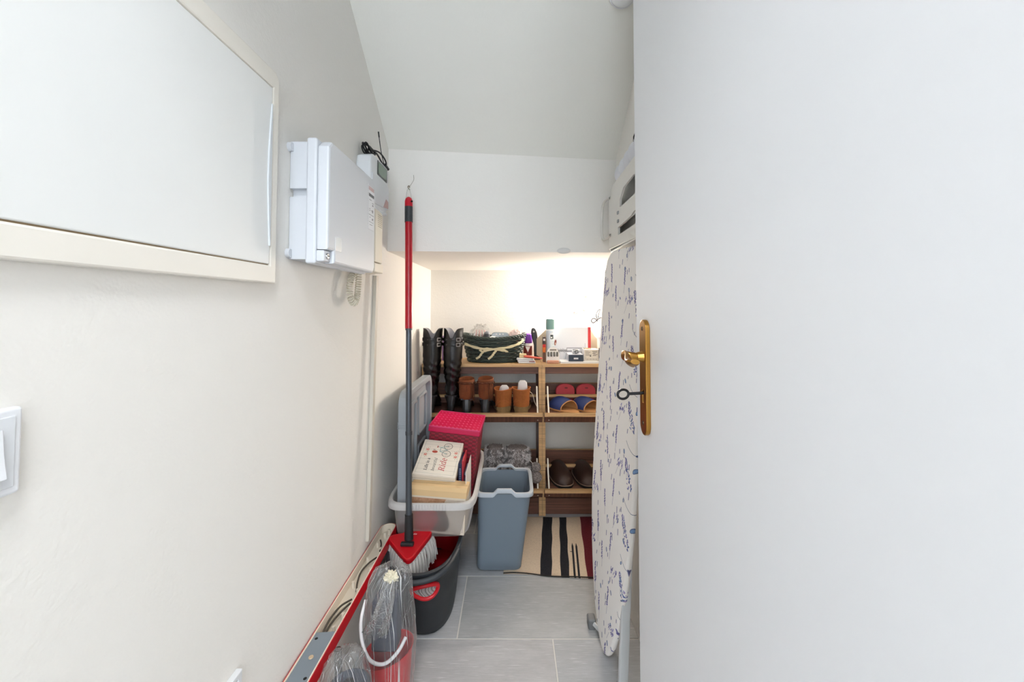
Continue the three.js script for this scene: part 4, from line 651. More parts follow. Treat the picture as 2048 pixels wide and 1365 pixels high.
{ // mop
  const t = thing('mop', 'red and grey mop with a triangular red head hanging in the bucket', 'mop');
  const A = V(-.3765, 1.466, 1.500), B = V(-.344, .300, 1.412); const L = s => A.clone().lerp(B, s);
  const at = h => L((1.466 - h) / (1.466 - .300));
  part('pole_upper', cyl(at(1.372), at(.990), .0128, .0128), M(0xb21526, { roughness: .3 }), t, 'red upper pole'); part('pole_lower', cyl(at(.992), at(.36), .0100, .0100), M(0x50555c, { roughness: .35, metalness: .6 }), t, 'grey metal lower pole');
  part('collar', cyl(at(1.000), at(.984), .0122, .0118), M(0x4a4d52), t); part('joint', cyl(at(.640), at(.628), .0115, .0115), M(0x3c3f44), t); part('grip', cyl(at(1.430), at(1.372), .0142, .0142), darkGrey, t, 'dark grip');
  part('cap', loft([[1.430, .0142], [1.450, .0140], [1.460, .0115], [1.466, .005]].map(([h, r]) => { const c = at(h); return ring(c.x, c.y, -c.z, r, r, 2, 24); }), { cap1: true }), M(0xc4142a, { roughness: .3 }), t, 'red end cap');
  part('hang_hole', cyl(at(1.448).add(new THREE.Vector3(.010, 0, .006)), at(1.448).add(new THREE.Vector3(.0145, 0, .010)), .0035, .0035, 12), blackVoid, t);
  const K = V(-.388, 1.512, 1.545); part('hanging_loop', tube([at(1.455).add(new THREE.Vector3(-.011, 0, 0)), K.clone().add(new THREE.Vector3(-.002, -.003, .002)), K.clone().add(new THREE.Vector3(.002, -.003, .002)), at(1.455).add(new THREE.Vector3(.011, 0, 0))], .0009, 30, 5), M(0xc9c6bf), t, 'thin hanging string');
  part('socket', cyl(at(.370), at(.292), .0130, .0150), blackPl, t);
  // head: triangle plate tilted
  const tri = new THREE.Shape(); const P3 = [[-.086, .034], [.078, .078], [.022, -.088]]; const rd = (a, b, f) => [a[0] + (b[0] - a[0]) * f, a[1] + (b[1] - a[1]) * f];
  for (let i = 0; i < 3; i++) { const p = P3[i], q = P3[(i + 1) % 3], o = P3[(i + 2) % 3], s = rd(p, o, .24), e = rd(p, q, .24); i ? tri.lineTo(...s) : tri.moveTo(...s); tri.quadraticCurveTo(p[0], p[1], e[0], e[1]); } tri.closePath();
  const o = V(-.345, .264, 1.408), ua = new THREE.Vector3(1, -.02, 0), va = new THREE.Vector3(0, .16, -1);
  const head = part('head', slab(tri, .020, o, ua, va, { bevel: .005 }), M(0xc60d1d, { roughness: .35 }), t, 'red triangular mop head');
  part('hinge', rbox(-.366, -.323, .281, .292, 1.385, 1.401, .003), blackPl, head);
  const txt = canvasTex(256, 64, (c, w, h) => { c.fillStyle = '#c60d1d'; c.fillRect(0, 0, w, h); c.fillStyle = '#f3e6e6'; c.font = 'italic bold 44px sans-serif'; c.textAlign = 'center'; c.fillText('vileda', w / 2, 46); });
  const nrm = ua.clone().normalize().cross(va.clone().normalize());
  part('lettering', decal(V(-.372, .264, 1.408).addScaledVector(nrm, .0201).addScaledVector(va.clone().normalize(), .034), ua, va, .062, .0155), M(0xffffff, { map: txt, roughness: .35 }), head, 'white lettering');
  const str = [[], [], []]; const outline = tri.getSpacedPoints(90);
  outline.forEach((q, i) => { const nx = q.x * 1.10 + .001, ny = q.y * 1.10; for (let j = 0; j < 2; j++) { const bx = nx * (1 - .10 * j), by = ny * (1 - .10 * j); const top = o.clone().addScaledVector(ua, bx * .93).addScaledVector(va, by * .93).add(new THREE.Vector3(0, .002, 0)); const mid = top.clone().add(new THREE.Vector3(bx * .12 + rr(-.003, .003), -.030, -by * .12)), end = top.clone().add(new THREE.Vector3(bx * .16 + rr(-.004, .004), -.062 - rr(0, .02), -by * .14)); str[i % 3].push(tube([top, mid, end], .0024, 5, 5)); } });
  [M(0xdcd8d4, { roughness: .95 }), M(0xbdb8b3, { roughness: .95 }), M(0xcfcac6, { roughness: .95 })].forEach((mm, i) => { part('fringe', merge(str[i]), mm, t, 'white microfibre fringe').userData.kind = 'stuff'; });
}
{ // hook
  const t = thing('wall_hook', 'small bent wire hook on the header above the mop', 'hook');
  part('screw_eye', tube([V(-.388, 1.511, 1.562), V(-.388, 1.510, 1.546), V(-.391, 1.517, 1.544), V(-.387, 1.521, 1.545), V(-.385, 1.514, 1.546)], .0016, 30, 6), M(0x8c8270, { roughness: .4, metalness: .8 }), t); part('loose_wire', tube([V(-.386, 1.516, 1.546), V(-.378, 1.528, 1.545), V(-.370, 1.545, 1.548), V(-.372, 1.564, 1.552)], .0007, 20, 5), M(0x8c8270, { roughness: .4, metalness: .8 }), t);
}
// ------------------------------------------------------------------ clear storage box and its contents
const SB = { x: -.282, D: 1.712, h0: BK.h + .0200, h1: .390 };
{
  const t = thing('storage_box', 'translucent plastic storage box resting on the mop bucket', 'storage box');
  const frost = M(0xf1efee, { transmission: .86, roughness: .42, thickness: 0, ior: 1.45 }), frostRim = M(0xe6e5e4, { transmission: .45, roughness: .45, thickness: 0, ior: 1.45 });
  const R = (h, s, o = 0) => ring(SB.x, h, SB.D, .130 + .012 * s + o, .250 + .014 * s + o, 8, 80);
  part('body', loft([R(SB.h0, 0, -.006), R(SB.h0 + .006, .02), R((SB.h0 + SB.h1) / 2, .5), R(SB.h1, 1)], { cap0: true, crease: 1.0 }), frost, t);
  part('rim', loft([R(SB.h1 - .001, 1, .0005), R(SB.h1 + .005, 1, .002), R(SB.h1 + .006, 1, .010), R(SB.h1 + .002, 1, .014), R(SB.h1 - .016, 1, .0145), R(SB.h1 - .017, 1, .0125)], { crease: .9 }), frostRim, t, 'wide frosted rim');
  for (let k = 0; k < 12; k++) part('grip_rib', rbox(SB.x - .055 + k * .010, SB.x - .0525 + k * .010, SB.h1 - .015, SB.h1 + .004, SB.D - .2800, SB.D - .2765, .0006, 1), frostRim, t);
}
const SH = SB.h0 + .002;
{ // grey lid standing up on edge in the box
  const t = thing('plastic_tray', 'grey plastic tray cover standing upright against the left wall', 'tray');
  const m = M(0x9aa0a6, { roughness: .42 });
  const o = V(-.4095, SH, 1.502), ua = new THREE.Vector3(.012, 0, -1), W = .435, Hh = .485;
  const fr = roundRect(W, Hh, .05); const hole = roundRect(W - .05, Hh - .05, .035, .025, .025);
  part('rim', slab(fr, .034, o, ua, Y, { bevel: .004, holes: [hole] }), m, t); part('panel', slab(roundRect(W - .04, Hh - .04, .04, .02, .02), .005, o.clone().add(new THREE.Vector3(.008, 0, 0)), ua, Y), m, t);
  for (const [u, v, w, h] of [[.05, .06, .15, .36], [.23, .06, .15, .16], [.23, .26, .15, .16]]) part('raised_panel', slab(roundRect(w, h, .012, u, v), .012, o.clone().add(new THREE.Vector3(.012, 0, 0)), ua, Y, { bevel: .003, holes: [roundRect(w - .02, h - .02, .008, u + .01, v + .01)] }), m, t);
  for (let k = 0; k < 5; k++) part('edge_rib', slab([[0, 0], [.006, 0], [.006, .0022], [0, .0022]], .036, o.clone().add(new THREE.Vector3(-.001, .355 + k * .0055, .0015)), ua, Y), m, t);
}
{ // pink box
  const t = thing('pink_box', 'bright pink woven box with lid highlights painted as dots in the storage box', 'box');
  const g = new THREE.Group(); 
  const dots = canvasTex(512, 384, (c, w, h) => { c.fillStyle = '#d4024c'; c.fillRect(0, 0, w, h); for (let r = 0; r < 7; r++) for (let k = 0; k < 12; k++) { c.fillStyle = '#f3a9c2'; c.beginPath(); c.ellipse(24 + k * 42, 28 + r * 55, 8, 4.5, .5, 0, 7); c.fill(); } });  // pale dots: highlights on the lid embossing, put into its colour
  const wv = canvasTex(256, 256, (c, w, h) => { c.fillStyle = '#7d0a20'; c.fillRect(0, 0, w, h); for (let y = 0; y < 16; y++) for (let x = 0; x < 8; x++) { c.fillStyle = (x + y) % 2 ? '#98102c' : '#6d0a1e'; c.fillRect(x * 32 + 2, y * 16 + 2, 28, 12); } });  // dark maroon weave: shade on the box sides is put into the colour
  const wm = M(0xffffff, { map: rep(wv, 8), bumpMap: rep(wv, 8), bumpScale: .002, roughness: .5 });
  const x0 = -.104, x1 = .104, z1 = .125; const H = .285;
  t.userData.keep = true;
  part('body', planarUV(new THREE.BoxGeometry(.200, H - .02, .232).translate(0, (H - .02) / 2, 0)), wm, t);
  part('lid', new RoundedBoxGeometry(.212, .020, .244, 2, .003).translate(0, H - .012, 0), M(0xc8054a, { roughness: .4 }), t); part('painted_glint_top', new THREE.BoxGeometry(.203, .0012, .235).translate(0, H - .0019, 0), M(0xffffff, { map: dots, roughness: .4, bumpMap: dots, bumpScale: .0015 }), t, 'pink top with embossing highlights painted as pale dots');
  for (const [a, b, c, d] of [[-.106, -.1035, -.122, .122], [.1035, .106, -.122, .122], [-.106, .106, -.122, -.1195], [-.106, .106, .1195, .122]]) part('lid_edge', new THREE.BoxGeometry(b - a, .005, d - c).translate((a + b) / 2, H + .0005, (c + d) / 2), M(0xdb3a70, { roughness: .4 }), t);
  place(t, -.262, SH + .012, 1.838, -.03); t.rotation.z = -.105;
}
{ // bicycle box
  const print = canvasTex(512, 600, (c, w, h) => {   // drawn turned: the writing runs from the bottom up
    c.fillStyle = '#e4dccf'; c.fillRect(0, 0, w, h); c.save(); c.translate(0, h); c.rotate(-Math.PI / 2);     // now x runs up the board (0..600), y runs across (0..512)
    const W = h, Hh = w; c.strokeStyle = '#9a8f84'; c.lineWidth = 2; for (let k = 1; k < 7; k++) { c.beginPath(); c.moveTo(k * W / 7, 6); c.lineTo(k * W / 7 + 4, Hh - 6); c.stroke(); } c.strokeStyle = '#7d8a86'; c.strokeRect(26, 26, W - 52, Hh - 52);
    c.fillStyle = '#2d2b2b'; c.font = 'bold 52px serif'; c.fillText('Life is a', 70, 150); c.font = 'italic 50px serif'; c.fillText('beautiful', 66, 238); c.fillStyle = '#b3343f'; c.font = 'italic 104px serif'; c.fillText('Ride', 72, 360);
    c.lineWidth = 6; c.strokeStyle = '#4a3f3d'; for (const [x, y] of [[372, 330], [508, 330]]) { c.beginPath(); c.arc(x, y, 54, 0, 7); c.stroke(); c.lineWidth = 1.5; for (let k = 0; k < 12; k++) { c.beginPath(); c.moveTo(x, y); c.lineTo(x + 52 * Math.cos(k * .524), y + 52 * Math.sin(k * .524)); c.stroke(); } c.lineWidth = 6; }
    c.strokeStyle = '#86a5a4'; c.lineWidth = 9; c.beginPath(); c.moveTo(372, 330); c.lineTo(404, 240); c.lineTo(480, 240); c.lineTo(508, 330); c.moveTo(404, 240); c.lineTo(440, 332); c.lineTo(480, 240); c.lineTo(486, 200); c.stroke(); c.fillStyle = '#a8402f'; c.beginPath(); c.ellipse(392, 178, 22, 36, 0, 0, 7); c.fill(); c.fillRect(468, 190, 36, 12); c.fillStyle = '#3a3333'; c.fillRect(426, 150, 8, 26);
    for (const [x, y] of [[420, 80], [400, 452], [330, 70], [330, 455]]) { for (let k = 0; k < 6; k++) { c.fillStyle = k % 2 ? '#d4675f' : '#e3938a'; c.beginPath(); c.arc(x + 13 * Math.cos(k), y + 13 * Math.sin(k), 8, 0, 7); c.fill(); } c.fillStyle = '#7d8c6a'; for (let k = 0; k < 8; k++) { c.beginPath(); c.ellipse(x - 40 + k * 12, y + 22 * Math.sin(k * 2.1), 7, 3, k, 0, 7); c.fill(); } }
    c.restore();
  });
  const t = thing('picture_box', 'cream keepsake box printed with a bicycle and script', 'box'); t.userData.keep = true;
  part('body', new RoundedBoxGeometry(.176, .050, .215, 2, .003).translate(0, .025, 0), M(0xddd4c6, { roughness: .6 }), t);
  const top = new THREE.PlaneGeometry(.172, .211); top.rotateX(-Math.PI / 2); top.translate(0, .0502, 0); const q = new THREE.BoxGeometry(.172, .0006, .211).translate(0, .0504, 0); part('printed_lid', q, M(0xffffff, { map: print, roughness: .55 }), t, 'bicycle print'); part('lid_seam', new THREE.BoxGeometry(.1766, .0012, .2156).translate(0, .034, 0), M(0xa79c8c), t);
  place(t, -.283, .4415, 1.6295, -.10); t.rotation.set(.347, -.05, -.085); t.scale.set(.90, 1, .90);
}
{ // cream book with picture cover at the front
  const photo = dataTex(256, 96, (u, v) => { const n = noise.noise(u * 9, v * 5, 2) * .5 + noise.noise(u * 30, v * 16, 6) * .5; if (u > .68 + .06 * Math.sin(v * 6)) return [196 + 14 * n, 184 + 14 * n, 170 + 14 * n]; if (u > .10 && u < .42 + .1 * Math.sin(v * 4) && v < .62) return [158 + 50 * n, 30 + 30 * n, 38 + 25 * n]; if (u > .45 && v < .7) return [78 + 70 * n, 52 + 50 * n, 36 + 40 * n]; return [168 + 40 * n, 128 + 40 * n, 98 + 40 * n]; });
  const t = thing('photo_box', 'cream lidded carton with a printed photograph on its side', 'carton'); t.userData.keep = true; const H = .156;
  part('body', new RoundedBoxGeometry(.200, H - .030, .074, 2, .002).translate(0, (H - .030) / 2, 0), M(0xd9cdbb, { roughness: .55 }), t);
  part('photograph', new THREE.BoxGeometry(.190, .110, .0008).translate(0, .064, .0374), M(0xffffff, { map: photo, roughness: .45 }), t, 'colour photograph print');
  part('lid', slab([[-.038, .0], [-.038, .020], [-.026, .030], [.034, .030], [.038, .022], [.038, 0]], .203, new THREE.Vector3(.1015, H - .030, 0), AWAY, Y, { bevel: .001 }).translate(-.203, 0, 0), M(0xd9b98a, { roughness: .6 }), t, 'cream lid'); part('lid_crease', new THREE.BoxGeometry(.200, .0008, .0012).translate(0, H + .0002, .004), M(0xb79a6c), t);
  place(t, -.264, SH + .006, 1.509, -.06); t.rotation.z = -.05;
}
{
  const t = thing('navy_book', 'navy book with a red edge beside the keepsake box', 'book'); const a = -.2015;
  part('cover', rbox(a, a + .0135, SH, .478, 1.578, 1.70, .001), M(0x232d4c, { roughness: .5 }), t); part('edge', rbox(a + .0137, a + .0195, SH, .488, 1.576, 1.70, .001), M(0xb5303c, { roughness: .5 }), t, 'red cover edge'); for (let k = 0; k < 9; k++) part('spine_mark', rbox(a + .004, a + .0095, .400 + k * .007, .4035 + k * .007, 1.5774, 1.5781, 0), M(0x8a93ad), t);
}
{
  const t = thing('striped_cloth', 'folded grey cloth with a maroon stripe in the storage box', 'cloth'); const c = M(0x8d91a6, { roughness: .95, bumpMap: rep(grainBump, 14), bumpScale: .001 });
  part('fold', rbox(-.1812, -.1685, SH, .440, 1.590, 1.69, .006, 3), c, t); part('stripe', rbox(-.1817, -.168, .418, .430, 1.5893, 1.6895, .002), M(0x5b1f35, { roughness: .95 }), t, 'maroon stripe');
}
single('white_card', rbox(-.1672, -.1652, SH, .468, 1.515, 1.70, .0006), M(0xe2ddd8, { roughness: .6 }), 'thin white card upright along the storage box side', 'card');
// ------------------------------------------------------------------ red light housing lying open along the wall
{
  const t = thing('lamp_housing', 'open red strip housing with cream inside along the left wall', 'housing');
  const cream = M(0xded3c2, { roughness: .5 }), L = .94, w = .056;
  const far = V(-.441, .283, 1.532), near = V(-.437, .318, .60); const ax = near.clone().sub(far).normalize();        // u runs towards the viewer, v across
  const va = new THREE.Vector3(1, .06, 0).addScaledVector(ax, -ax.x).normalize();
  const out = []; for (let k = 0; k <= 16; k++) { const a = Math.PI / 2 + k / 16 * Math.PI; out.push([.028 + .028 * Math.cos(a), -w / 2 * -Math.sin(a)]); } out.push([L, -w / 2], [L, w / 2]);
  const ins = q => out.map(([u, v], i) => [u + (u < .1 ? q * (1 - u / .028 > 0 ? 1 - u / .028 : 0) : 0) - (u > .5 ? q : 0), v * (1 - 2 * q / w)]);
  const base = far.clone();
  const N = ax.clone().cross(va); const up = N.y > 0 ? 1 : -1;
  const mk = (pts, d, off, mat, name, holes) => part(name, slab(pts, d, base.clone().addScaledVector(N, up > 0 ? off : -off - d), ax, va, { bevel: .0006, holes }), mat, t);
  mk(out, .0278, -.028, redPl, 'shell', [ins(.0022)]); mk(ins(.0024), .003, -.028, cream, 'tray_floor'); mk(ins(.0023), .024, -.0265, cream, 'tray_wall', [ins(.0042)]); mk(ins(.0020), .003, -.0028, M(0xe9ddcb, { roughness: .45 }), 'rim', [ins(.0050)]);
  const at = (u, v, n) => base.clone().addScaledVector(ax, u).addScaledVector(va, v).addScaledVector(N, n * up);
  for (const [u, v] of [[.030, .004], [.052, -.004], [.115, -.010], [.150, .010], [.205, -.012], [.26, .014], [.325, -.012], [.36, .014], [.44, -.012], [.455, .012], [.50, .006]]) part('screw_post', cyl(at(u, v, -.025), at(u, v, -.008), .0052, .0042, 14), cream, t);
  const cab = (pts) => part('wire', tube(pts.map(p => at(...p)), .0026, 50, 6), M(0x3a322a, { roughness: .5 }), t, 'dark wire');
  cab([[.090, -.008, -.014], [.12, .004, -.012], [.16, .012, -.014]]); cab([[.20, .014, -.012], [.23, .002, -.010], [.27, -.008, -.012], [.32, -.002, -.014], [.36, .010, -.014]]); cab([[.40, .012, -.010], [.43, -.004, -.006], [.47, -.013, -.008], [.53, -.012, -.012]]); cab([[.415, .014, -.010], [.45, .004, -.008], [.49, -.005, -.010], [.53, -.006, -.012]]);
  const pl = mk([[.525, -.0245], [.525, .0245], [L - .02, .0245], [L - .02, -.0245]], .002, -.0045, M(0x87929c, { roughness: .45, metalness: .3 }), 'cover_plate');
  for (const [u, v] of [[.545, -.014], [.655, .014]]) part('plate_hole', cyl(at(u, v, -.0028), at(u, v, -.0020), .0036, .0036, 14), blackVoid, pl);
  part('screw', cyl(at(.600, 0, -.0028), at(.600, 0, -.0006), .0055, .0048, 18), M(0xe0c9a8, { metalness: .7, roughness: .35 }), pl); 
  const lb = canvasTex(128, 192, (c, w2, h2) => { c.fillStyle = '#b9c0c6'; c.fillRect(0, 0, w2, h2); c.strokeStyle = '#6d757b'; c.strokeRect(3, 3, w2 - 6, h2 - 6); c.fillStyle = '#2c3034'; for (let k = 0; k < 9; k++) for (let j = 0; j < 3; j++) c.fillRect(12 + j * 38, 14 + k * 19, 14 + (k * 7 + j * 11) % 20, 9); });
  part('rating_label', decal(at(.755, -.021, -.0022), ax.clone().negate(), va, .085, .042).translate(0, 0, 0), M(0xffffff, { map: lb, roughness: .5 }), pl, 'small printed label');
  part('support_bar', cyl(V(-.404, .0, 1.020), V(-.412, .258, 1.010), .0085, .0085, 16), M(0x6b6459, { roughness: .45, metalness: .5 }), t, 'grey metal leg');
}
// ------------------------------------------------------------------ bagged things on the floor
function bag(rows, seg = 120, pleat = .05, ph = 0) {
  return loft(rows.map(([x, h, D, a, b, k = 1]) => ring(x, h, D, a, b, 2, seg, (px, y, pz, th) => { const n = 1 + pleat * k * (.55 * Math.sin(th * 23 + 3 * Math.sin(h * 14 + ph)) + .5 * noise.noise(th * 7 + ph, h * 16, ph) + .5 * noise.noise(th * 19, h * 9, ph + 3)); return [px * n, y + .004 * k * noise.noise(th * 3, h * 9, 2), pz * n]; })));
}
{
  const t = thing('bagged_pail', 'red pail with a white handle inside a tied clear bag', 'pail');
  const cx = -.318, D = 1.085;
  const red = M(0xc9121f, { roughness: .35 });
  const P = (s, o = 0) => ring(cx + .004, .004 + s * .195, D, .047 + .013 * s + o, .047 + .013 * s + o, 2, 48, (x, y, z, th) => [x, y + (s > .9 ? .012 * Math.cos(th) : 0), z]);
  part('pail', loft([P(0, -.002), P(.02), P(.5), P(.97), P(1, .003), P(1, .000), P(.95, -.003), P(.05, -.003)], { cap0: true, cap1: true }), red, t);
  part('handle', tube([V(cx - .052, .325, D - .006), V(cx - .056, .290, D - .028), V(cx - .045, .246, D - .046), V(cx - .020, .214, D - .056), V(cx + .012, .208, D - .055), V(cx + .040, .226, D - .042), V(cx + .054, .245, D - .022)], .0042, 50, 8), M(0xeeeaea, { roughness: .4 }), t, 'white loop handle');
  part('sponge_block', rbox(cx - .034, cx + .030, .205, .330, D - .022, D + .030, .008, 3), M(0x3a3f50, { roughness: .8 }), t, 'dark folded cloth inside');
  part('bag_film', bag([[cx, .002, D, .052, .052, .4], [cx, .03, D, .058, .058, .5], [cx, .09, D, .063, .064], [cx + .002, .16, D, .068, .068], [cx + .004, .22, D, .068, .068], [cx + .006, .28, D, .064, .063], [cx + .006, .33, D, .058, .056], [cx + .008, .37, D, .054, .050], [cx + .010, .392, D, .044, .040, 2], [cx + .014, .402, D, .028, .026, 3], [cx + .016, .400, D, .012, .012, 2]]), clear, t, 'clear plastic film');
  part('knot', crumple(.013, 1, 1.3, 1, 2.2, .6).translate(cx + .018, .396, -(D - .030)), M(0xe4dcc4, { roughness: .5 }), t, 'tied knot'); part('tail', bag([[cx + .018, .392, D - .036, .010, .008, 2], [cx + .016, .36, D - .060, .017, .008, 3], [cx + .006, .32, D - .068, .020, .006, 4], [cx - .008, .290, D - .070, .022, .005, 5]], 60, .12, 4), clear, t, 'gathered bag tail');
}
{
  const t = thing('bagged_roll', 'dark blue roll inside a knotted clear bag in the front corner', 'roll');
  const cx = -.352, D = .908;
  part('roll', loft([[0, .040], [.01, .044], [.24, .046], [.262, .043], [.266, .036]].map(([h, r]) => ring(cx + .006, .003 + h, D, r, r, 2, 40)), { cap0: true, cap1: true }), M(0x2b3548, { roughness: .6 }), t); part('roll_core', cyl(V(cx + .006, .268, D), V(cx + .006, .272, D), .012, .012, 20), blackVoid, t);
  part('bag_film', bag([[cx, .002, D, .048, .048, .4], [cx, .05, D, .053, .053, .6], [cx, .16, D, .054, .054, .8], [cx, .24, D, .054, .054, 1], [cx - .002, .285, D, .050, .049, 1], [cx - .002, .315, D, .040, .040, 1.4], [cx, .332, D, .026, .026, 2], [cx, .338, D, .010, .010, 1]], 110, .06, 7), clear, t, 'clear plastic film');
  part('tail', bag([[cx - .030, .300, D - .046, .006, .006, 2], [cx - .026, .27, D - .062, .013, .006, 3], [cx - .018, .23, D - .068, .020, .006, 4], [cx - .010, .19, D - .068, .026, .006, 5]], 60, .12, 9), clear, t, 'gathered bag tail'); part('twist_tie', tube(Array.from({ length: 10 }, (_, k) => { const a = k / 10 * 2 * Math.PI; return V(cx - .030 + .0075 * Math.cos(a), .300, D - .046 + .0075 * Math.sin(a)); }), .0015, 30, 6, true), M(0x45423e), t);
}
// ------------------------------------------------------------------ ironing board and the white caddy on the right wall
{
  const t = thing('ironing_board', 'ironing board upright against the right wall, cover with lavender print', 'ironing board');
  const pr = canvasTex(512, 2048, (c, w, h) => {
    c.fillStyle = '#fbf7f3'; c.fillRect(0, 0, w, h); const pp = (x, y) => [x * w, y * h];
    const sprig = (x, y, L, a) => { c.save(); c.translate(x, y); c.rotate(a); c.strokeStyle = '#8f8aa0'; c.lineWidth = 1.5; c.beginPath(); c.moveTo(0, 0); c.quadraticCurveTo(6, L * .5, 0, L); c.stroke(); for (let k = 0; k < L / 5; k++) { c.fillStyle = ['#5a5a94', '#7c74ad', '#4b4a80', '#9a93bd'][k % 4]; c.beginPath(); c.ellipse(rr(-4, 4), k * 3.4, 4.4, 2.4, rr(-1, 1), 0, 7); c.fill(); } c.restore(); };
    const tuft = (x, y) => { for (let k = 0; k < 16; k++) { c.strokeStyle = ['#6a66a4', '#8a84bb', '#4c4c86'][k % 3]; c.lineWidth = 3; c.beginPath(); const a = x + rr(-26, 26), b = y + rr(-16, 16); c.moveTo(a, b); c.lineTo(a + rr(2, 9), b - rr(8, 22)); c.stroke(); } c.strokeStyle = '#9a95a8'; c.lineWidth = 1.2; c.beginPath(); c.moveTo(x - 10, y + 14); c.lineTo(x - 30, y + 60); c.stroke(); };
    const petal = (x, y, s, a, col) => { c.save(); c.translate(x, y); c.rotate(a); c.strokeStyle = '#3f5078'; c.lineWidth = 2; c.fillStyle = col; c.beginPath(); c.ellipse(0, 0, s * .45, s, 0, 0, 7); c.fill(); c.stroke(); c.restore(); };
    const flower = (x, y) => { for (let k = 0; k < 46; k++) { const t2 = k / 46, a = x - 40 + 40 * t2 + rr(-1, 1) * 26 * t2, b = y - 120 + 130 * t2; c.fillStyle = ['#5a69a6', '#868dc2', '#52709f', '#a793bd', '#48598c'][k % 5]; c.beginPath(); c.ellipse(a, b, 3 + 2.5 * t2, 2 + 1.2 * t2, rr(0, 3), 0, 7); c.fill(); } };
    const P = 262;
    for (let r = -1; r < 9; r++) { const y = r * P; sprig(40 + 10 * (r % 2), y + 30, 150, .05); sprig(150, y + 120, 150, -.10); sprig(205, y - 20, 120, -.12); sprig(290, y + 150, 130, .04); sprig(95, y + 200, 120, .1); tuft(330, y + 60); tuft(110, y + 20); tuft(30, y + 190); flower(430, y + 130); petal(455, y + 40, 15, .6, '#7d9cc8'); petal(470, y + 205, 17, .2, '#5273b2'); sprig(380, y + 10, 90, -.2); for (let k = 0; k < 7; k++) petal(rr(20, 420), y + rr(0, P), rr(6, 11), rr(-.6, .6), k % 3 ? '#b7bdd2' : '#8ea7cf'); for (let k = 0; k < 16; k++) { c.strokeStyle = '#5f5f8a'; c.lineWidth = 4; c.beginPath(); const a = rr(10, 470), b = y + rr(0, P); c.moveTo(a, b); c.lineTo(a + rr(-4, 4), b + rr(14, 34)); c.stroke(); } c.strokeStyle = '#55607a'; c.lineWidth = 2; c.beginPath(); c.moveTo(380, y + 190); c.quadraticCurveTo(410, y + 236, 465, y + 232); c.stroke(); petal(470, y + 230, 13, 1.3, '#4564ac'); }
  });
  pr.wrapS = pr.wrapT = THREE.ClampToEdgeWrapping;
  const L = 1.252; const prof = [[0, .004, .014], [.006, .020, .014], [.02, .036, .013], [.05, .056, .011], [.10, .080, .008], [.18, .104, .005], [.28, .125, .002], [.40, .141, 0], [.55, .148, 0], [.80, .148, 0], [1.10, .142, 0], [1.18, .138, 0], [1.222, .122, 0], [1.243, .100, 0], [L, .075, 0]];
  const left = [], right = []; const ip = v => { let i = 0; while (i < prof.length - 2 && prof[i + 1][0] < v) i++; const a = prof[i], b = prof[i + 1], f = (v - a[0]) / (b[0] - a[0]); return [a[1] + (b[1] - a[1]) * f, a[2] + (b[2] - a[2]) * f]; };
  const vs = []; for (let k = 0; k <= 70; k++) vs.push(L * (.5 - .5 * Math.cos(k / 70 * Math.PI)));
  for (const v of vs) { const [w, c] = ip(v); right.push([c + w, v]); left.unshift([c - w, v]); }
  const pts = [...right, ...left];
  const ua = new THREE.Vector3(.2, 0, .98), up = new THREE.Vector3(.064, 1, 0).normalize(); ua.addScaledVector(up, -ua.dot(up)).normalize();
  const o = V(.293, .006, 1.325);
  const N = ua.clone().cross(up); const g = slab(pts, .018, o, ua, up, { bevel: .0085 });
  // uv over the flat outline
  const p = g.attributes.position, uv = new Float32Array(p.count * 2), q = new THREE.Vector3(); for (let i = 0; i < p.count; i++) { q.fromBufferAttribute(p, i).sub(o); uv[2 * i] = (q.dot(ua) + .185) / .37; uv[2 * i + 1] = q.dot(up) / 1.28; } g.setAttribute('uv', new THREE.BufferAttribute(uv, 2));
  part('cover', toCreasedNormals(g, .9), M(0xffffff, { map: pr, roughness: .9, bumpMap: rep(grainBump, 3, 12), bumpScale: .0003 }), t, 'cream cotton cover printed with lavender sprigs');
  const leg = M(0xdfe2e4, { roughness: .35, metalness: .2 });
  const bar = (a, b, w, name) => part(name, (() => { const d = b.clone().sub(a), gg = new RoundedBoxGeometry(w, d.length(), w * .6, 2, .003); gg.applyQuaternion(new THREE.Quaternion().setFromUnitVectors(Y, d.clone().normalize())); gg.translate((a.x + b.x) / 2, (a.y + b.y) / 2, (a.z + b.z) / 2); return gg; })(), leg, t);
  const away = (x, h, D) => V(x, h, D);
  bar(V(.308, .012, 1.192), V(.362, .62, 1.272), .026, 'leg'); bar(V(.306, .02, 1.395), V(.368, .66, 1.335), .022, 'leg');
  bar(V(.272, .018, 1.418), V(.306, .020, 1.345), .022, 'foot_bar');
  part('rubber_foot', rbox(.252, .278, 0, .034, 1.404, 1.440, .006, 3), M(0x77787a, { roughness: .6 }), t, 'grey rubber foot'); part('rubber_foot', rbox(.292, .322, 0, .014, 1.178, 1.208, .004), M(0x9a9b9d, { roughness: .6 }), t);
}
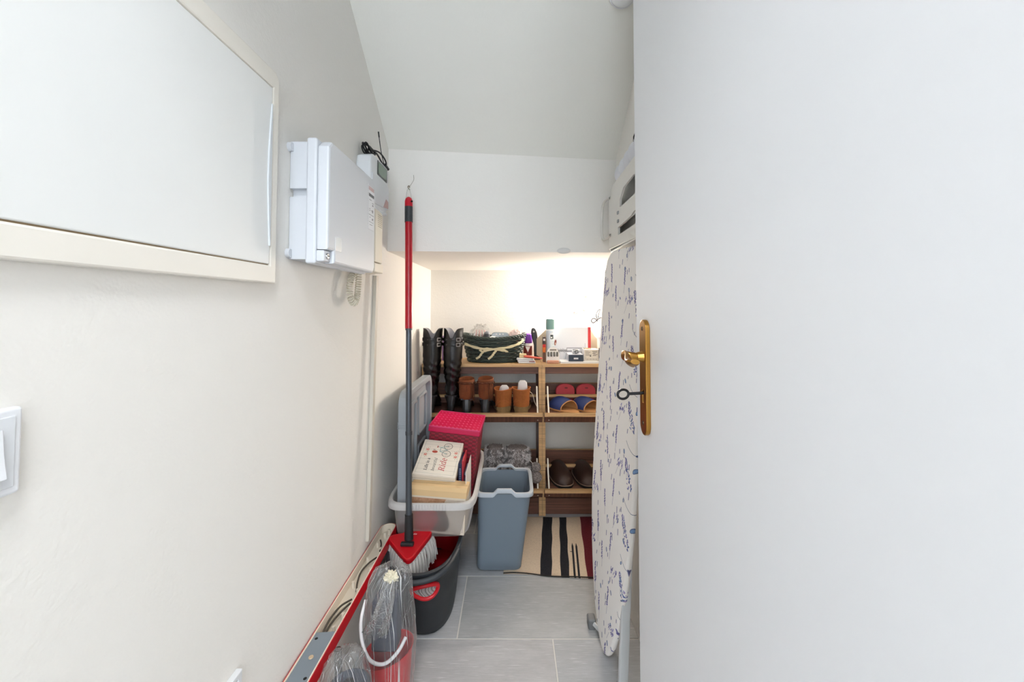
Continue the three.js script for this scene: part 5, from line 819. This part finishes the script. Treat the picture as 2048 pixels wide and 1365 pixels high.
{
  const t = thing('iron_caddy', 'white plastic iron holder mounted above the ironing board', 'holder');
  const m = M(0xe9e7e1, { roughness: .42 });
  const x = .352;   // side plate facing the passage
  const out = [[1.490, 1.275], [1.415, 1.462], [1.345, 1.478], [1.060, 1.492], [1.060, 1.262]];
  const side = [[1.500, 1.274], [1.500, 1.452], [1.440, 1.492], [1.06, 1.505], [1.06, 1.262]];
  const w1 = [[1.345, 1.390], [1.345, 1.418], [1.30, 1.446], [1.19, 1.452], [1.15, 1.445], [1.15, 1.395], [1.20, 1.390]], w2 = [[1.37, 1.303], [1.37, 1.332], [1.30, 1.334], [1.22, 1.338], [1.19, 1.345], [1.15, 1.345], [1.15, 1.303]];
  const pl = part('side_plate', slab(side, .006, V(x + .006, 0, 0), Z, Y).applyMatrix4(new THREE.Matrix4()), m, t); pl.geometry.dispose(); pl.geometry = slab(side.map(([D, h]) => [-D, h]), .006, V(x + .006, 0, 0), Z, Y, { bevel: .0015, holes: [w1.map(([D, h]) => [-D, h]), w2.map(([D, h]) => [-D, h])] });
  part('wall_plate', rbox(.398, .405, 1.27, 1.49, 1.06, 1.498, .002), m, t); part('shelf', rbox(x + .004, .400, 1.262, 1.268, 1.06, 1.498, .002), m, t); part('end_plate', rbox(x + .003, .400, 1.266, 1.46, 1.492, 1.499, .002), m, t);
  const inner = part('clip_panel', slab([[-1.385, 1.338], [-1.20, 1.338], [-1.19, 1.345], [-1.18, 1.392], [-1.385, 1.388]], .004, V(x + .010, 0, 0), Z, Y, { bevel: .001 }), whitePlastic, t, 'small white inner panel'); for (const h of [1.350, 1.378]) part('clip', slab(roundRect(.016, .010, .002, -1.372, h - .005), .003, V(x - .0002, 0, 0), Z, Y), M(0x9fa2a3, { roughness: .5 }), inner, 'grey square clip');
  part('loop_handle', tube([V(.350, 1.455, 1.470), V(.349, 1.462, 1.520), V(.348, 1.455, 1.575), V(.347, 1.400, 1.590), V(.347, 1.345, 1.590), V(.348, 1.322, 1.570), V(.350, 1.318, 1.520), V(.351, 1.322, 1.470)], .0045, 70, 8), m, t, 'white loop handle');
}
{
  const t = thing('linen_roll', 'rolled white linen resting on top of the iron holder', 'linen');
  const lin = M(0xe4e6ec, { roughness: .9 });
  for (let k = 0; k < 5; k++) { const D = 1.405 - k * .060; const g = new THREE.SphereGeometry(.034, 24, 16); g.scale(.75, 1.0, 1.18); g.rotateX(.5); g.translate(.378 - .0015 * k, 1.521 + .003 * k, -D); part('fold', g, lin, t); }
  part('black_emblem', new THREE.TorusGeometry(.011, .002, 6, 5).rotateY(-Math.PI / 2).translate(.349, 1.548, -1.165), M(0x22242c), t);
}
// ------------------------------------------------------------------ every group sits at the base of its thing
scene.updateMatrixWorld(true);
for (const o of [...scene.children]) {
  if (!(o.isGroup || o.isMesh) || o.userData.kind === 'structure') continue;
  if (o.position.lengthSq() > 0) { delete o.userData.placed; delete o.userData.keep; continue; }
  const b = new THREE.Box3().setFromObject(o), c = new THREE.Vector3((b.min.x + b.max.x) / 2, b.min.y, (b.min.z + b.max.z) / 2);
  delete o.userData.placed; delete o.userData.keep;
  o.position.copy(c); if (o.userData.lift) { o.position.y += o.userData.lift; delete o.userData.lift; } const sh = m => { m.geometry.translate(-c.x, -c.y, -c.z); for (const q of m.children) sh(q); };
  if (o.isMesh) sh(o); else for (const k of o.children) { k.isMesh ? sh(k) : k.children.forEach(sh); }
}
renderer.render(scene, camera);
